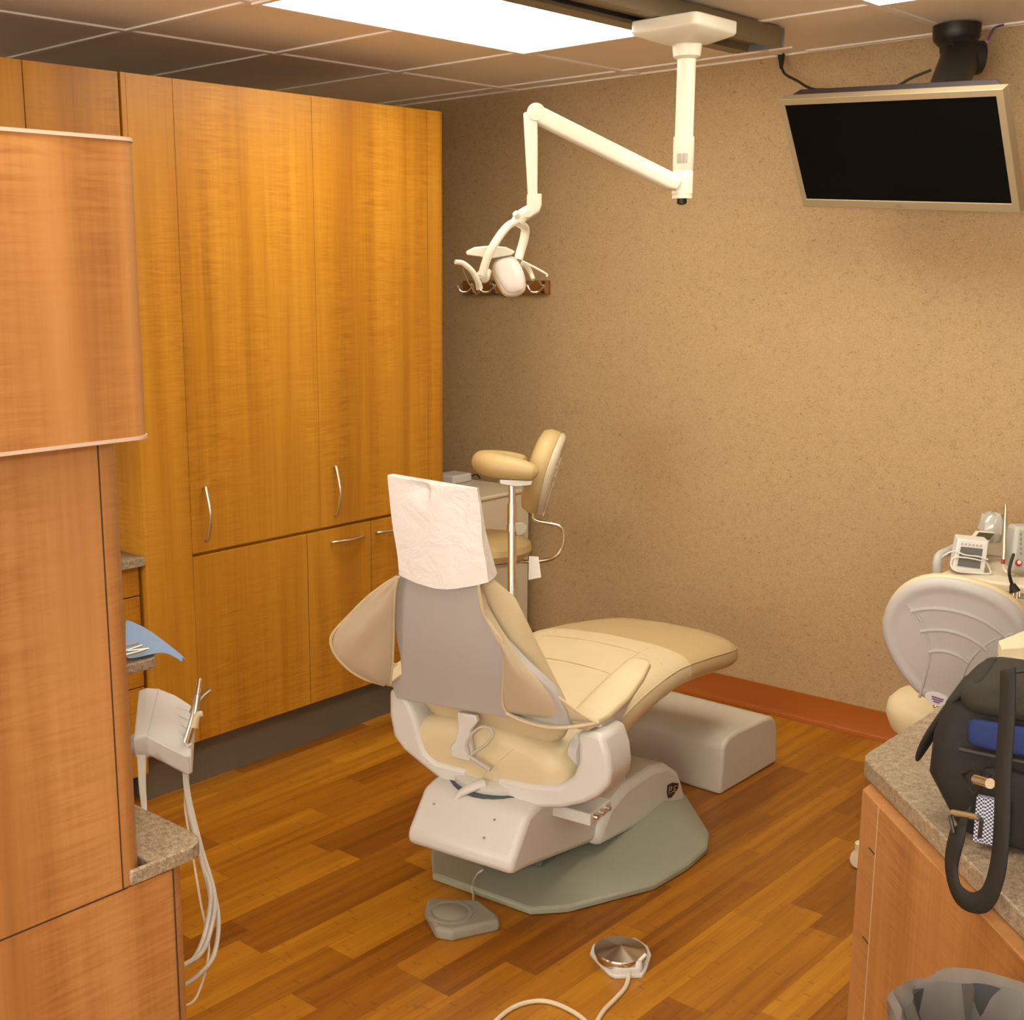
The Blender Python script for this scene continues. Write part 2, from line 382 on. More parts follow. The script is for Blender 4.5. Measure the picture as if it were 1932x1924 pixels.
# ================================================================== TALL CABINETS ON THE LEFT
FX = -3.27
def pull(parent, a, b, out=(1, 0, 0), bow=.032, r=.0055):
    a = Vector(a); b = Vector(b); o = Vector(out); L = b-a
    pts = [a, a+o*.012+L*.02, a+L*.22+o*bow*.72, a+L*.5+o*bow, a+L*.78+o*bow*.72, b+o*.012-L*.02, b]
    bm = NB(); tube(bm, pts, r, 10, 6); return put('handle', bm, NICKEL, parent)
def door(parent, name, y0, y1, z0, z1, m=WOOD, x=FX, th=.019, rnd=0):
    bm = NB(); box(bm, (x-th, y0, z0), (x, y1, z1)); return put(name, bm, m, parent, bevel=.0015, smooth=False)
t = thing('tall_cabinet', 'tall two-door figured wood cabinet standing along the left side', 'cabinet', (-3.6, 2.95, 0))
put('carcass', B((-3.90, 2.250, .165), (FX-.02, 3.60, 2.276)), WOOD, t, smooth=False)
put('toe_kick', B((-3.86, 2.225, 0), (FX-.045, 3.62, .165)), TOE, t, smooth=False)
put('side_panel', B((-3.90, 2.236, .165), (FX-.001, 2.252, 2.278)), WOOD, t, smooth=False)
door(t, 'stile', 2.2525, 2.4190, .165, 2.278)
d1 = door(t, 'door', 2.4200, 2.9850, .806, 2.278); pull(d1, (FX, 2.475, 1.02), (FX, 2.475, .845))
d2 = door(t, 'door', 2.9862, 3.5545, .806, 2.278); pull(d2, (FX, 3.055, 1.02), (FX, 3.055, .845))
bm = NB(); pr = []; r = .045
pts = [(FX, 3.5555), (FX, 3.665-r)]+[(FX-r+r*math.cos(k*math.pi/12), 3.665-r+r*math.sin(k*math.pi/12)) for k in range(1, 7)]+[(-3.90, 3.665), (-3.90, 3.60), (FX-.019, 3.60), (FX-.019, 3.5555)]
prism(bm, [(a, b, .165) for a, b in pts], (0, 0, 2.113)); put('rounded_end_panel', bm, WOOD, t)
d = door(t, 'access_panel', 2.4200, 2.9165, .165, .795)
d = door(t, 'drawer', 2.9195, 3.2355, .165, .795); pull(d, (FX, 3.035, .748), (FX, 3.19, .748), bow=.028)
d = door(t, 'drawer', 3.2385, 3.5525, .165, .795); pull(d, (FX, 3.265, .748), (FX, 3.42, .748), bow=.028)
# neighbour to its left
t = thing('wall_cabinet', 'upper wood cabinet left of the tall cabinet, mostly behind the near cabinet', 'cabinet', (-3.6, 1.9, 1.5))
put('carcass', B((-3.90, 1.0, 1.30), (FX-.022, 2.228, 2.276)), WOOD, t, smooth=False)
door(t, 'door', 1.9215, 2.228, 1.30, 2.278, x=FX-.003); door(t, 'door', 1.30, 1.9185, 1.30, 2.278, x=FX-.003)
t = thing('drawer_cabinet', 'low wood drawer cabinet under the counter in the left niche', 'cabinet', (-3.6, 1.9, 0))
put('carcass', B((-3.90, 1.0, .10), (FX-.045, 2.222, .798)), DARK, t, smooth=False)
for z0, z1 in ((.105, .400), (.404, .598), (.604, .700), (.704, .796)):
    door(t, 'drawer', 1.30, 2.222, z0, z1, x=FX-.02)
tag(put('countertop', B((-3.90, 1.0, .80), (FX+.004, 2.234, .829)), STONE, None, bevel=.003), 'speckled counter end showing inside the dark niche', 'countertop')
tag(put('paper_corner', B((-3.50, 1.9, .83), (-3.36, 2.105, .835)), PAPER2, None, smooth=False), 'small white paper corner poking out on the niche counter', 'paper')
# ================================================================== NEAR LEFT CABINET
NX = -1.637
def vslab(name, parent, x0, x1, y0, y1, z0, z1, r, m, rb=0):
    pts = [(x0, y0), (x1, y0), (x1, y1-r)]+[(x1-r+r*math.cos(k*math.pi/16), y1-r+r*math.sin(k*math.pi/16)) for k in range(1, 9)]
    if rb: pts += [(x0+rb-rb*math.sin(k*math.pi/16), y1-rb+rb*math.cos(k*math.pi/16)) for k in range(0, 9)]
    else: pts += [(x0, y1)]
    bm = NB(); prism(bm, [(a, b, z0) for a, b in pts], (0, 0, z1-z0)); return put(name, bm, m, parent)
t = thing('corner_cabinet', 'near wood cabinet filling the left edge with rounded upright corners', 'cabinet', (-1.8, .5, 0))
vslab('lower_body', t, -1.98, NX, -.6, 1.178, 0, .7235, .045, WOOD_FLASH)
bm = NB(); box(bm, (NX-.001, -.60, .7238), (NX+.0006, 1.052, .7268)); box(bm, (NX-.001, 1.1415, .0), (NX+.0006, 1.1440, .7235)); box(bm, (NX-.001, 1.0435, .7268), (NX+.0006, 1.0460, 1.448))
put('panel_gap', bm, mat('seam_shadow_gap', (.06, .03, .015), .8), t, smooth=False)
vslab('tower', t, -1.98, NX, -.6, 1.098, .7265, 1.47, .05, WOOD_FLASH, .05)
ub = vslab('upper_cupboard', t, -1.98, -1.52, -.6, 1.068, 1.472, 1.879, .035, WOOD_FLASH, .02)
EDGE = mat('pale_edge_band', (.55, .42, .33), .45)
vslab('edge_band', ub, -1.98, -1.518, -.6, 1.070, 1.467, 1.472, .036, EDGE, .02)
vslab('edge_band', ub, -1.98, -1.518, -.6, 1.070, 1.879, 1.884, .036, EDGE, .02)
bm = NB(); r = .045
pts = [(-1.98, 1.10), (-1.98, 1.218), (NX-r+.004, 1.218)]+[(NX+.004-r+r*math.sin(k*math.pi/16), 1.218-r+r*math.cos(k*math.pi/16)) for k in range(1, 9)]+[(NX+.004, 1.06), (NX-.004, 1.058), (NX-.004, 1.099), (NX-.06, 1.10)]
prism(bm, [(a, b, .7265) for a, b in pts], (0, 0, .026))
tag(put('counter_ledge', bm, STONE, None, bevel=.003), 'rounded grey speckled ledge wrapping the near cabinet corner', 'countertop')
# tray on the far side of the near cabinet
bm = NB(); pr = rrect(-2.19, 1.22, .32, .39, .03)
prism(bm, [(a, b, .930) for a, b in pr], (0, 0, .021))
tr = put('pull_out_tray', bm, STONE, None, bevel=.003); tag(tr, 'speckled pull-out work tray behind the near cabinet, covered in blue cloth', 'tray')
top = [(236, 1170), (255, 1178), (280, 1190), (300, 1203), (325, 1222), (350, 1240)]
bot = [(236, 1249), (268, 1243), (292, 1236), (307, 1231), (322, 1235), (344, 1249)]
zt = [.956, .958, .960, .958, .950, .938]; zb = [.9545, .9545, .9545, .953, .948, .932]
rows = []
for j in range(7):
    f = j/6; rows.append([P(top[i][0], top[i][1], z=zt[i]).lerp(P(bot[i][0], bot[i][1], z=zb[i]), f)+Vector((0, 0, (.007*math.sin(i*1.9+j*1.3) if 0 < j < 6 else 0)*(1 if i > 2 else .25)+(.004 if i < 3 else 0))) for i in range(6)])
bm = NB(); loft(bm, rows, closed=False); tag(put('blue_cloth', bm, BLUE, None, sub=2, solid=.0025), 'light blue paper cloth with a twisted corner hanging off the tray', 'cloth')
for k, (a, b) in enumerate([((215, 1230), (281, 1223)), ((215, 1243), (274, 1226)), ((222, 1222), (262, 1214)), ((215, 1236), (268, 1218))]):
    p0 = P(*a, z=.970); p1 = P(*b, z=.970); bm = NB(); tube(bm, [p0, p0.lerp(p1, .5), p1], (.003, .0022), 8, 2)
    tag(put('dental_probe', bm, NICKEL if k != 2 else CHROME, None), 'thin metal dental hand instrument lying on the blue cloth', 'dental instrument', 'metal probes on the blue cloth')
# delivery head with handpieces and hoses
t = thing('delivery_unit', 'white handpiece delivery head hanging hoses behind the near cabinet', 'dental delivery unit', tuple(P(300, 1370, z=.70)))
ring = [(262, 1303, .79), (276, 1298, .80), (299, 1300, .80), (330, 1312, .795), (360, 1331, .785), (365, 1345, .78), (360, 1425, .74), (352, 1428, .738), (278, 1390, .76), (252, 1395, .76)]
tp = [P(u, v, z=z) for u, v, z in ring]; cc = sum(tp, Vector())/len(tp)
nrm = (tp[4]-tp[1]).cross(tp[8]-tp[1]).normalized()
if nrm.z < 0: nrm = -nrm
bt = [p-nrm*.042 for p in tp]; bt2 = [p.lerp(cc-nrm*.05, .12)-nrm*.012 for p in bt]
bm = NB(); loft(bm, [[p.lerp(cc, .05)+nrm*.004 for p in tp], tp, bt, bt2]); put('housing', bm, WHITE, t, bevel=.004)
for k in range(5):
    f = .12+.19*k; a = (tp[3].lerp(tp[4], .3)).lerp(tp[7], f).lerp(cc, .38); b = tp[4].lerp(tp[6], f)
    bm = NB(); tube(bm, [a+nrm*.0005, a.lerp(b, .5)+nrm*.006, b+nrm*.004], (.003, .007), 8, 3); put('holder_ridge', bm, WHITE, t)
bm = NB(); tube(bm, [tp[2].lerp(cc, .03)+nrm*.003, tp[8].lerp(cc, .03)+nrm*.003], .0012, 6, 0); put('seam', bm, SHELL, t)
dd = 2.62
hp = put('handpiece', tube(NB(), [D(352, 1400, dd-.03), D(366, 1352, dd-.03), D(372, 1312, dd-.02)], (.0085, .0075), 12, 3), STEEL, t)
put('handpiece_tip', tube(NB(), [D(372, 1312, dd-.02), D(377, 1280, dd-.01)], (.006, .005), 10, 0), CHROME, hp)
put('handpiece', tube(NB(), [D(362, 1346, dd), D(380, 1316, dd), D(398, 1301, dd)], (.007, .0045), 10, 3), STEEL, t)
put('suction_valve', tube(NB(), [D(366, 1372, dd-.05), D(372, 1350, dd-.05), D(382, 1346, dd-.05)], (.0085, .006), 10, 3), CREAM, t)
put('support_arm', tube(NB(), [cc-nrm*.03, Vector((-2.15, 1.25, .70)), Vector((-1.99, 1.05, .69))], .02, 12, 5), WHITE, t)
e = [(368, 1803), (372, 1798), (370, 1841), (372, 1838), (371, 1882)]
ends = [(372, 1806), (378, 1800), (372, 1841), (366, 1808), (371, 1880)]
mids = [[(352, 1500), (372, 1590), (398, 1700), (393, 1765)], [(356, 1500), (380, 1600), (405, 1690), (396, 1760)], [(356, 1505), (382, 1610), (411, 1720), (404, 1800)],
        [(352, 1505), (376, 1610), (397, 1680), (388, 1755)], [(349, 1515), (362, 1600), (378, 1700), (394, 1790)]]
for k in range(5):
    dx = k*2.2
    pts = [D(347+dx*.9, 1425, 2.62)]+[D(u, v, 2.60-.05*i) for i, (u, v) in enumerate(mids[k])]+[D(ends[k][0], ends[k][1], 2.34), D(ends[k][0]-34, ends[k][1]+22, 2.22)]
    put('hose', tube(NB(), pts, .0026 if k == 4 else .0046, 8, 6), CORD if k == 4 else HOSE, t)
for k in range(3):
    pts = [D(262+k*5, 1425, 2.60), D(265+k*3.5, 1480, 2.56), D(270+k*1.2, 1545, 2.5), D(250, 1600, 2.42)]
    put('hose', tube(NB(), pts, .0038, 8, 5), HOSE, t)
# ================================================================== TRACK, DENTAL LAMP
t = thing('ceiling_track', 'long brown ceiling track carrying the dental lamp', 'track', (-2.15, 2.6, CEIL))
TX0, TX1, TY = -2.215, -2.040, 3.88
TB = 2.385
bm = NB(); box(bm, (TX1-.030, .6, TB), (TX1, TY, CEIL)); box(bm, (TX0, .6, TB), (TX0+.052, TY, CEIL)); box(bm, (TX0+.052, .6, TB+.022), (TX1-.030, TY, CEIL))
put('rail', bm, TRACK, t, bevel=.003, smooth=False)
bm = NB(); box(bm, (TX0+.053, .6, TB+.012), (TX0+.060, TY-.4, TB+.023)); box(bm, (TX1-.040, .6, TB+.008), (TX1-.031, TY-.4, TB+.023))
put('slot', bm, BLACK, t, smooth=False)
put('end_cap', B((TX0+.01, TY, TB), (TX1+.002, TY+.008, CEIL)), mat('steel_blue_edge', (.16, .18, .19), .4, .4), t, bevel=.004)
PT = P(1296, 100, z=2.30); px, py = PT.x, PT.y
t = thing('dental_lamp', 'cream articulated dental lamp hanging from the ceiling track', 'dental lamp', (px, py, 2.38))
bm = NB(); pr = rrect(px-.005, py-.01, .215, .23, .02)
loft(bm, [[(a, b, z) for a, b in [((q[0]-px)*s+px, (q[1]-py)*s+py) for q in pr]] for z, s in ((2.383, 1), (2.352, 1), (2.345, .95), (2.322, .42))])
put('mounting_plate', bm, LAMPW, t, bevel=.003)
put('pole', lathe(NB(), [(.042, 2.325), (.038, 2.29), (.026, 2.282), (.026, 2.07), (.0285, 2.068), (.0285, 1.975), (.0285, 1.90)][::-1], (px, py, 0)), LAMPW, t)
zb_ = P(1293, 366, y=py).z; z2 = P(1293, 322, y=py).z; zc_ = P(1293, 258, y=py).z
put('collar', lathe(NB(), [(.0295, zb_), (.0295, z2-.002), (.028, z2), (.0295, z2+.002), (.0295, zc_)], (px, py, 0)), LAMPW, t)
put('cable_gland', lathe(NB(), [(.006, zb_-.030), (.014, zb_-.026), (.014, zb_)], (px, py, 0)), BLACK, t)
bm = NB(); q = P(1292, 300, y=py)
loft(bm, [[Vector((px, py, 0))+Vector((math.sin(a), -math.cos(a), 0))*.0299+Vector((0, 0, q.z+h)) for a in (-.1, .25, .6, .95)] for h in (-.014, .014)], closed=False)
put('printed_label', bm, mat('smudged_label', (.38, .36, .30), .6, vary=.5), t)
PD = -(RM @ (np.array([px, py, 1.95])-CAM))[2]
el = D(1010, 215, PD-.01); base = D(1284, 352, PD-.03)
bm = NB(); dv = (base-el).normalized(); sd = Vector(RM[2]); pv = dv.cross(sd).normalized()
loft(bm, [sup(el+(base-el)*f, pv, sd, .0245, .020, 20, 4) for f in (0, .3, .6, .93)]+[sup(el+(base-el)*.985, pv, sd, .016, .014, 20, 4)])
put('boom_arm', bm, LAMPW, t, ang=60)
put('joint', lathe(NB(), [(.004, -.022), (.0255, -.020), (.0255, .020), (.004, .022)], (0, 0, 0)), LAMPW, t, world=False) if False else None
bm = NB(); lathe(bm, [(.006, -.024), (.0255, -.021), (.0255, .021), (.006, .024)]); bm.transform(frame_mx(el, Vector(RM[0]), Vector(RM[1]))); put('elbow_joint', bm, LAMPW, t)
kn_ = D(1005, 372, PD-.01); bm = NB()
loft(bm, [sup(D(1001, 215, PD-.01), RM[0], RM[2], .0205, .018, 20, 4), sup(D(1003, 290, PD-.01), RM[0], RM[2], .0175, .016, 20, 4), sup(kn_, RM[0], RM[2], .0135, .014, 20, 4)])
put('drop_arm', bm, LAMPW, t, ang=60)
bm = NB(); loft(bm, [sup(D(*q, PD-.01), RM[0], RM[2], w, .017, 20, 5) for q, w in (((1008, 368), .021), ((1008, 388), .021), ((1004, 400), .021), ((990, 412), .016))])
put('knuckle', bm, LAMPW, t, ang=60)
bm = NB(); tube(bm, [D(1000, 398, PD-.01), D(984, 408, PD-.01), D(976, 420, PD-.01)], (.019, .02), 14, 4); tube(bm, [D(977, 408, PD-.03), D(972, 402, PD-.04)], .009, 10, 0); put('swivel', bm, LAMPW, t)
for nm, pts in (('yoke_arm', [(985, 414, .0), (960, 425, -.04), (938, 452, -.07), (920, 485, -.08), (909, 520, -.07)]), ('yoke_arm', [(976, 420, .0), (990, 430, .05), (989, 450, .07), (982, 475, .07), (977, 492, .06)])):
    put(nm, tube(NB(), [D(u, v, PD+k) for u, v, k in pts], .0135, 14, 6, .8), LAMPW, t)
def lampz(name, pts, d, bulge, m, th=.02, parent=None):
    ring = [D(u, v, PD+d) for u, v in pts]; c = sum(ring, Vector())/len(ring); n = Vector(RM[2])
    bm = NB(); rs = [[p-n*th for p in ring], ring]
    for f, h in ((.85, .55), (.6, .85), (.3, .98)): rs.append([c+(p-c)*f+n*bulge*h for p in ring])
    loft(bm, rs); return put(name, bm, m, parent or t, sub=1, ang=180)
ho = lampz('head_housing', [(928, 498), (935, 486), (954, 479), (970, 480), (979, 490), (989, 508), (994, 529), (995, 549), (978, 558), (958, 559), (949, 553), (938, 535), (928, 513)], -.03, .004, LAMPW, .07)
lampz('front_shield', [(932, 500), (938, 490), (954, 484), (968, 485), (976, 493), (985, 510), (990, 529), (991, 546), (977, 553), (960, 553), (953, 549), (943, 533), (933, 513)], -.045, .016, mat('pearl_shield', (.72, .68, .66), .3), .006, ho)
bm = NB(); rr = [(879, 475), (895, 467), (925, 464), (955, 467), (972, 475), (966, 481), (934, 487), (915, 488), (905, 484), (880, 481)]
loft(bm, [[D(u, v, PD-.05) for u, v in rr], [D(u, v-1, PD+.02) for u, v in rr], [D(925+(u-925)*.9, 475+(v-475)*.8, PD+.08) for u, v in rr]]); put('reflector_shell', bm, LAMPW, ho, bevel=.004)
put('grab_handle', tube(NB(), [D(859, 494, PD-.1), D(874, 497, PD-.09), D(890, 511, PD-.08), D(901, 530, PD-.07), D(905, 545, PD-.06)], (.0065, .010), 12, 5), LAMPW, t)
put('side_bracket', tube(NB(), [D(909, 516, PD-.07), D(914, 526, PD-.05), D(921, 510, PD-.04)], (.016, .011), 12, 4), LAMPW, t)
bm = NB(); rr = [(872, 505), (892, 513), (903, 533), (905, 553), (898, 556), (884, 535)]
prism(bm, [D(u, v, PD-.085) for u, v in rr], Vector(RM[2])*.006); put('clear_guard', bm, CLEAR, t, bevel=.001)
bm = NB(); rr = [(985, 493), (1031, 517), (1031, 522), (1012, 527), (994, 541), (986, 520)]
prism(bm, [D(u, v, PD-.02) for u, v in rr], Vector(RM[2])*.008); put('clear_guard', bm, CLEAR, t, bevel=.001)
put('grab_handle', tube(NB(), [D(984, 497, PD-.01), D(994, 503, PD-.015), D(1001, 515, PD-.02), D(1006, 527, PD-.03)], (.010, .006), 12, 5), LAMPW, t)
put('guard_rim', tube(NB(), [D(986, 493, PD-.03), D(1008, 504, PD-.03), D(1031, 517, PD-.03), D(1031, 522, PD-.03)], .003, 8, 3), LAMPW, t)
# coat hook rail on the wall
t = thing('coat_hook_rail', 'brown wooden coat hook rail on the tan wall behind the lamp', 'hook rail', tuple(P(960, 545, y=4.385)))
a = P(878, 532, y=4.39); b = P(1039, 556, y=4.39)
put('rail', B((a.x, 4.370, b.z), (b.x, 4.39, a.z+.006)), OAK, t, bevel=.004, smooth=False)
for u in (893, 933, 1026):
    p = P(u, 540, y=4.365); bm = NB()
    tube(bm, [p, p+Vector((-.01, -.03, -.022)), p+Vector((-.03, -.05, -.02)), p+Vector((-.045, -.055, .005))], .004, 8, 5)
    tube(bm, [p+Vector((0, 0, .0)), p+Vector((.004, -.03, .012)), p+Vector((.004, -.04, .03))], .0045, 8, 4); box(bm, (p.x-.008, 4.362, p.z-.03), (p.x+.008, 4.371, p.z+.02))
    put('hook', bm, CHROME, t)
# ================================================================== TELEVISION
TL, TR, BR, BL = [Vector(q) for q in ((-2.052, 3.889, 2.228), (-1.322, 3.779, 2.178), (-1.307, 3.958, 1.851), (-2.037, 4.069, 1.901))]
ex_ = (TR-TL).normalized(); ey_ = (TL-BL); ey_ = (ey_-ex_*ey_.dot(ex_)).normalized(); en = ex_.cross(ey_)
t = thing('television', 'flat television with silver frame and dark screen tilted down near ceiling', 'television', tuple((TL+TR+BR+BL)/4))
def tvp(u, v, w): # u,v in 0..1
    return TL.lerp(TR, u).lerp(BL.lerp(BR, u), v)+en*w
bm = NB(); ins = (.030, .93, .062, .915)
o4 = [(0, 0), (1, 0), (1, 1), (0, 1)]; i4 = [(.026, .055), (.970, .055), (.970, .925), (.026, .925)]
fr = [bm.verts.new(tvp(u, v, 0)) for u, v in o4]; fi = [bm.verts.new(tvp(u, v, 0)) for u, v in i4]; fd = [bm.verts.new(tvp(u, v, -.006)) for u, v in i4]; fb = [bm.verts.new(tvp(u, v, -.035)) for u, v in o4]
for k in range(4):
    j = (k+1) % 4; bm.faces.new((fr[k], fr[j], fi[j], fi[k])); bm.faces.new((fi[k], fi[j], fd[j], fd[k])); bm.faces.new((fr[j], fr[k], fb[k], fb[j]))
bm.faces.new(fb); put('bezel', bm, TVF, t, bevel=.002, smooth=False)
bm = NB(); bm.faces.new([bm.verts.new(tvp(u, v, -.0045)) for u, v in i4[::-1]]); bm.normal_update()
put('screen', bm, SCREEN, t, smooth=False, solid=.002)
bm = NB(); loft(bm, [[tvp(u, v, w) for u, v in rr_] for rr_, w in (([(.02, .01), (.98, .01), (.98, .99), (.02, .99)], -.035), ([(.06, -.02), (.94, -.02), (.94, .95), (.06, .95)], -.06), ([(.2, .15), (.8, .15), (.8, .8), (.2, .8)], -.09))])
put('back_housing', bm, mat('dark_purple_plastic', (.03, .022, .028), .5), t, bevel=.006)
txt('logo_lettering', 'DELL', .014, mat('logo_grey', (.28, .24, .2), .4), t, frame_mx(tvp(.487, .963, .001), ex_, ey_))
t = thing('tv_mount', 'black jointed television mount hanging from the ceiling', 'tv mount', (-1.66, 4.24, CEIL))
mc = P(1805, 62, z=2.42); mid = tvp(.655, .22, -.10)
put('ceiling_plate', lathe(NB(), [(.055, 2.385), (.068, 2.40), (.071, 2.425), (.071, CEIL)], (mc.x, mc.y-.0, 0)), BLACK, t)
top_ = Vector((mc.x, mc.y, 2.41)); kn2 = D(1812, 110, -(RM @ (np.array([mc.x, mc.y, 2.3])-CAM))[2]-.05)
bm = NB(); tube(bm, [top_, top_.lerp(kn2, .5), kn2], (.052, .058), 18, 4); tube(bm, [kn2, kn2.lerp(mid, .5), mid], (.060, .050), 18, 4); put('arm', bm, BLACK, t)
bm = NB(); lathe(bm, [(.02, -.055), (.05, -.05), (.05, .05), (.02, .055)]); bm.transform(frame_mx(kn2+Vector((.012, 0, 0)), Vector(RM[2]), Vector((0, 0, 1)))); put('pivot', bm, BLACK, t)
bm = NB(); prism(bm, [D(1845, 55, 4.25), D(1866, 92, 4.25), D(1846, 120, 4.25), D(1838, 88, 4.25)], (0, .03, 0)); put('cable_cover', bm, mat('grey_cover', (.42, .38, .34), .5), t, bevel=.002)
bm = NB(); tube(bm, [P(1893, 47, z=2.44), P(1878, 52, z=2.43), P(1870, 62, z=2.40), P(1862, 78, z=2.36)], .004, 8, 4); put('cable_tie', bm, mat('violet_tie', (.12, .09, .25), .5), t)
bm = NB(); yk = 4.2
tube(bm, [P(1474, 104, y=4.36), P(1474, 128, y=4.34)], (.013, .006), 10, 0)
tube(bm, [P(1474, 126, y=4.34), P(1482, 140, y=4.33), P(1505, 153, y=4.30), P(1530, 167, y=4.25), P(1560, 169, y=4.2), P(1605, 170, y=4.15), P(1650, 172, y=4.08), P(1690, 163, y=4.08), P(1720, 147, y=4.10), P(1757, 132, y=4.12)], .0045, 8, 6)
tag(put('power_cable', bm, RUBBER, None), 'black power cable drooping from ceiling plug to television mount', 'cable')
# ================================================================== FLOOR BOX
t = thing('utility_box', 'off-white rounded floor box beyond the dental chair foot', 'floor box', (-2.2, 3.73, 0))
pts = [(0, 0), (.006, .16), (.02, .178), (.045, .192), (.09, .198), (.30, .190), (.345, .180), (.368, .160), (.38, .12), (.39, 0)]
bm = NB(); prism(bm, [(-1.95, 3.53+b, h) for b, h in pts], (-.62, 0, 0)); put('cover', bm, BOXW, t, bevel=.012)
# ================================================================== DENTAL CHAIR
dc = thing('dental_chair', 'cream upholstered dental chair seen from behind with grey back shell', 'dental chair', tuple(OC), TH)
A0 = -.035
def L(bm, name, m, parent=None, **k): return put(name, bm, m, parent or dc, world=False, **k)
def V(*a): return Vector(a)
# base plate
ol = [(-.205, -.275), (.125, -.288), (.20, -.22), (.335, .03), (.363, .20), (.365, .33), (.33, .43), (.15, .66), (-.20, .66), (-.38, .43), (-.41, .33), (-.41, .18), (-.37, .0), (-.285, -.17)]
cb = V(-.02, .25, 0)
def sc(z, f, dx=0): return [V(cb.x+(a-cb.x)*f, cb.y+(b-cb.y)*f, z) for a, b in ol]
bm = NB(); inn = [V(-.19, -.02, .05), V(.14, -.03, .05), V(.15, .0, .052), V(.175, .05, .058), V(.18, .2, .068), V(.18, .35, .075), V(.18, .42, .078), V(.13, .58, .075), V(-.17, .58, .075), V(-.23, .42, .078), V(-.23, .35, .075), V(-.23, .2, .068), V(-.22, .05, .058), V(-.20, 0, .052)]
loft(bm, [sc(0, .985), sc(.004, 1), sc(.017, 1), sc(.023, .985), inn]); L(bm, 'base_plate', BASEG, bevel=.002, ang=25)
# pedestal hood
pr = [Q(u, v, a=.17) for u, v in [(1131, 1600), (1136, 1562), (1152, 1522), (1186, 1480), (1236, 1447), (1262, 1441), (1282, 1455), (1290, 1480), (1299, 1512)]]
pr = pr[:4]+[p for p in pr[4:]]
bm = NB(); prism(bm, pr, (-.39, 0, 0)); hood = L(bm, 'pedestal_hood', WHITE, bevel=.022)
# lift link
pr = [(-.425, .178), (-.43, .215), (-.345, .318), (-.30, .328), (.22, .30), (.24, .12), (.0, .10), (-.33, .165)]
bm = NB(); prism(bm, [(.150, b, z) for b, z in pr], (-.335, 0, 0)); L(bm, 'lift_housing', WHITE, bevel=.018)
bm = NB(); prism(bm, [(-.02, -.425, .17), (-.02, -.33, .156), (-.02, .18, .09), (-.02, .18, .04), (-.02, -.1, .05)], (.001, 0, 0)); bm.free()
L(box(NB(), (-.11, -.12, .05), (.06, .25, .12)), 'lift_frame', mat('dark_steel', (.16, .17, .17), .5, .3), bevel=.01)
bm = NB(); lathe(bm, [(.13, .320), (.135, .326), (.135, .345), (.12, .352)], (-.03, -.19, 0)); L(bm, 'swivel_disc', WHITE)
bm = NB(); lathe(bm, [(.145, .310), (.146, .3295), (.12, .330)], (-.03, -.19, 0)); L(bm, 'swivel_recess', mat('slate_recess', (.06, .08, .10), .5))
# screws on the front cover
for a, b, z in ((-.13, -.375, .288), (.06, -.37, .290), (.05, -.405, .250)):
    L(lathe(NB(), [(.004, 0), (.0035, .003)], (a, b, z), 10), 'screw', STEEL)
# slot + badge on hood
q = Q(1180, 1458, a=.10); bm = NB(); tube(bm, [V(-.02, .165, q.z), V(.11, .165, q.z)], .008, 8, 0); L(bm, 'vent_slot', mat('dark_slate', (.03, .04, .05), .5), hood)
bc = Q(1268, 1490, a=.1705); bm = NB(); sh = [Q(u, v, a=.1705) for u, v in [(1259, 1481), (1268, 1476), (1279, 1477), (1278, 1487), (1266, 1504), (1260, 1505), (1258, 1495)]]
prism(bm, sh, (.0025, 0, 0)); bd = L(bm, 'badge', mat('maroon_badge', (.035, .012, .015), .25), hood)
bm = NB()
for k in ([(1262, 1498), (1263, 1486), (1267, 1484), (1266, 1490), (1262, 1491)], [(1277, 1482), (1272, 1484), (1272, 1490), (1275, 1488)], [(1265, 1496), (1270, 1493), (1275, 1493)]):
    tube(bm, [Q(u, v, a=.1735) for u, v in k], .0008, 6, 3)
L(bm, 'badge_script', mat('silver_script', (.5, .48, .45), .3, .5), bd)
# yoke
def yk(pix, name):
    bm = NB(); prism(bm, [Q(u, v, b=-.292) for u, v in pix], (0, .13, 0)); return L(bm, name, WHITE, bevel=.014)
yk([(934, 1466), (1000, 1479), (1050, 1483), (1078, 1470), (1090, 1440), (1090, 1405), (1084, 1386), (1097, 1381), (1118, 1382), (1136, 1389), (1147, 1425), (1151, 1458), (1148, 1482), (1128, 1504), (1102, 1517), (1060, 1526), (940, 1527)], 'yoke_arm')
yk([(733, 1300), (733, 1349), (741, 1391), (760, 1416), (790, 1441), (857, 1495), (868, 1500), (880, 1452), (858, 1446), (822, 1437), (802, 1420), (792, 1392), (784, 1360), (772, 1330), (758, 1305)], 'yoke_arm')
bm = NB(); prism(bm, [Q(u, v, b=-.280) for u, v in ((868, 1452), (936, 1468), (940, 1530), (905, 1532), (864, 1502))], (0, .12, 0)); L(bm, 'yoke_bridge', SHELL, bevel=.006)
bm = NB(); lathe(bm, [(.03, 0), (.045, .01), (.045, .035), (.03, .045)], V(0, 0, 0), axis='x'); bmesh.ops.translate(bm, verts=bm.verts, vec=(.19, -.19, .46)); L(bm, 'pivot_hub', WHITE)
bm = NB(); lathe(bm, [(.03, 0), (.045, .01), (.045, .035), (.03, .045)], V(0, 0, 0), axis='x'); bmesh.ops.translate(bm, verts=bm.verts, vec=(-.32, -.19, .46)); L(bm, 'pivot_hub', WHITE)
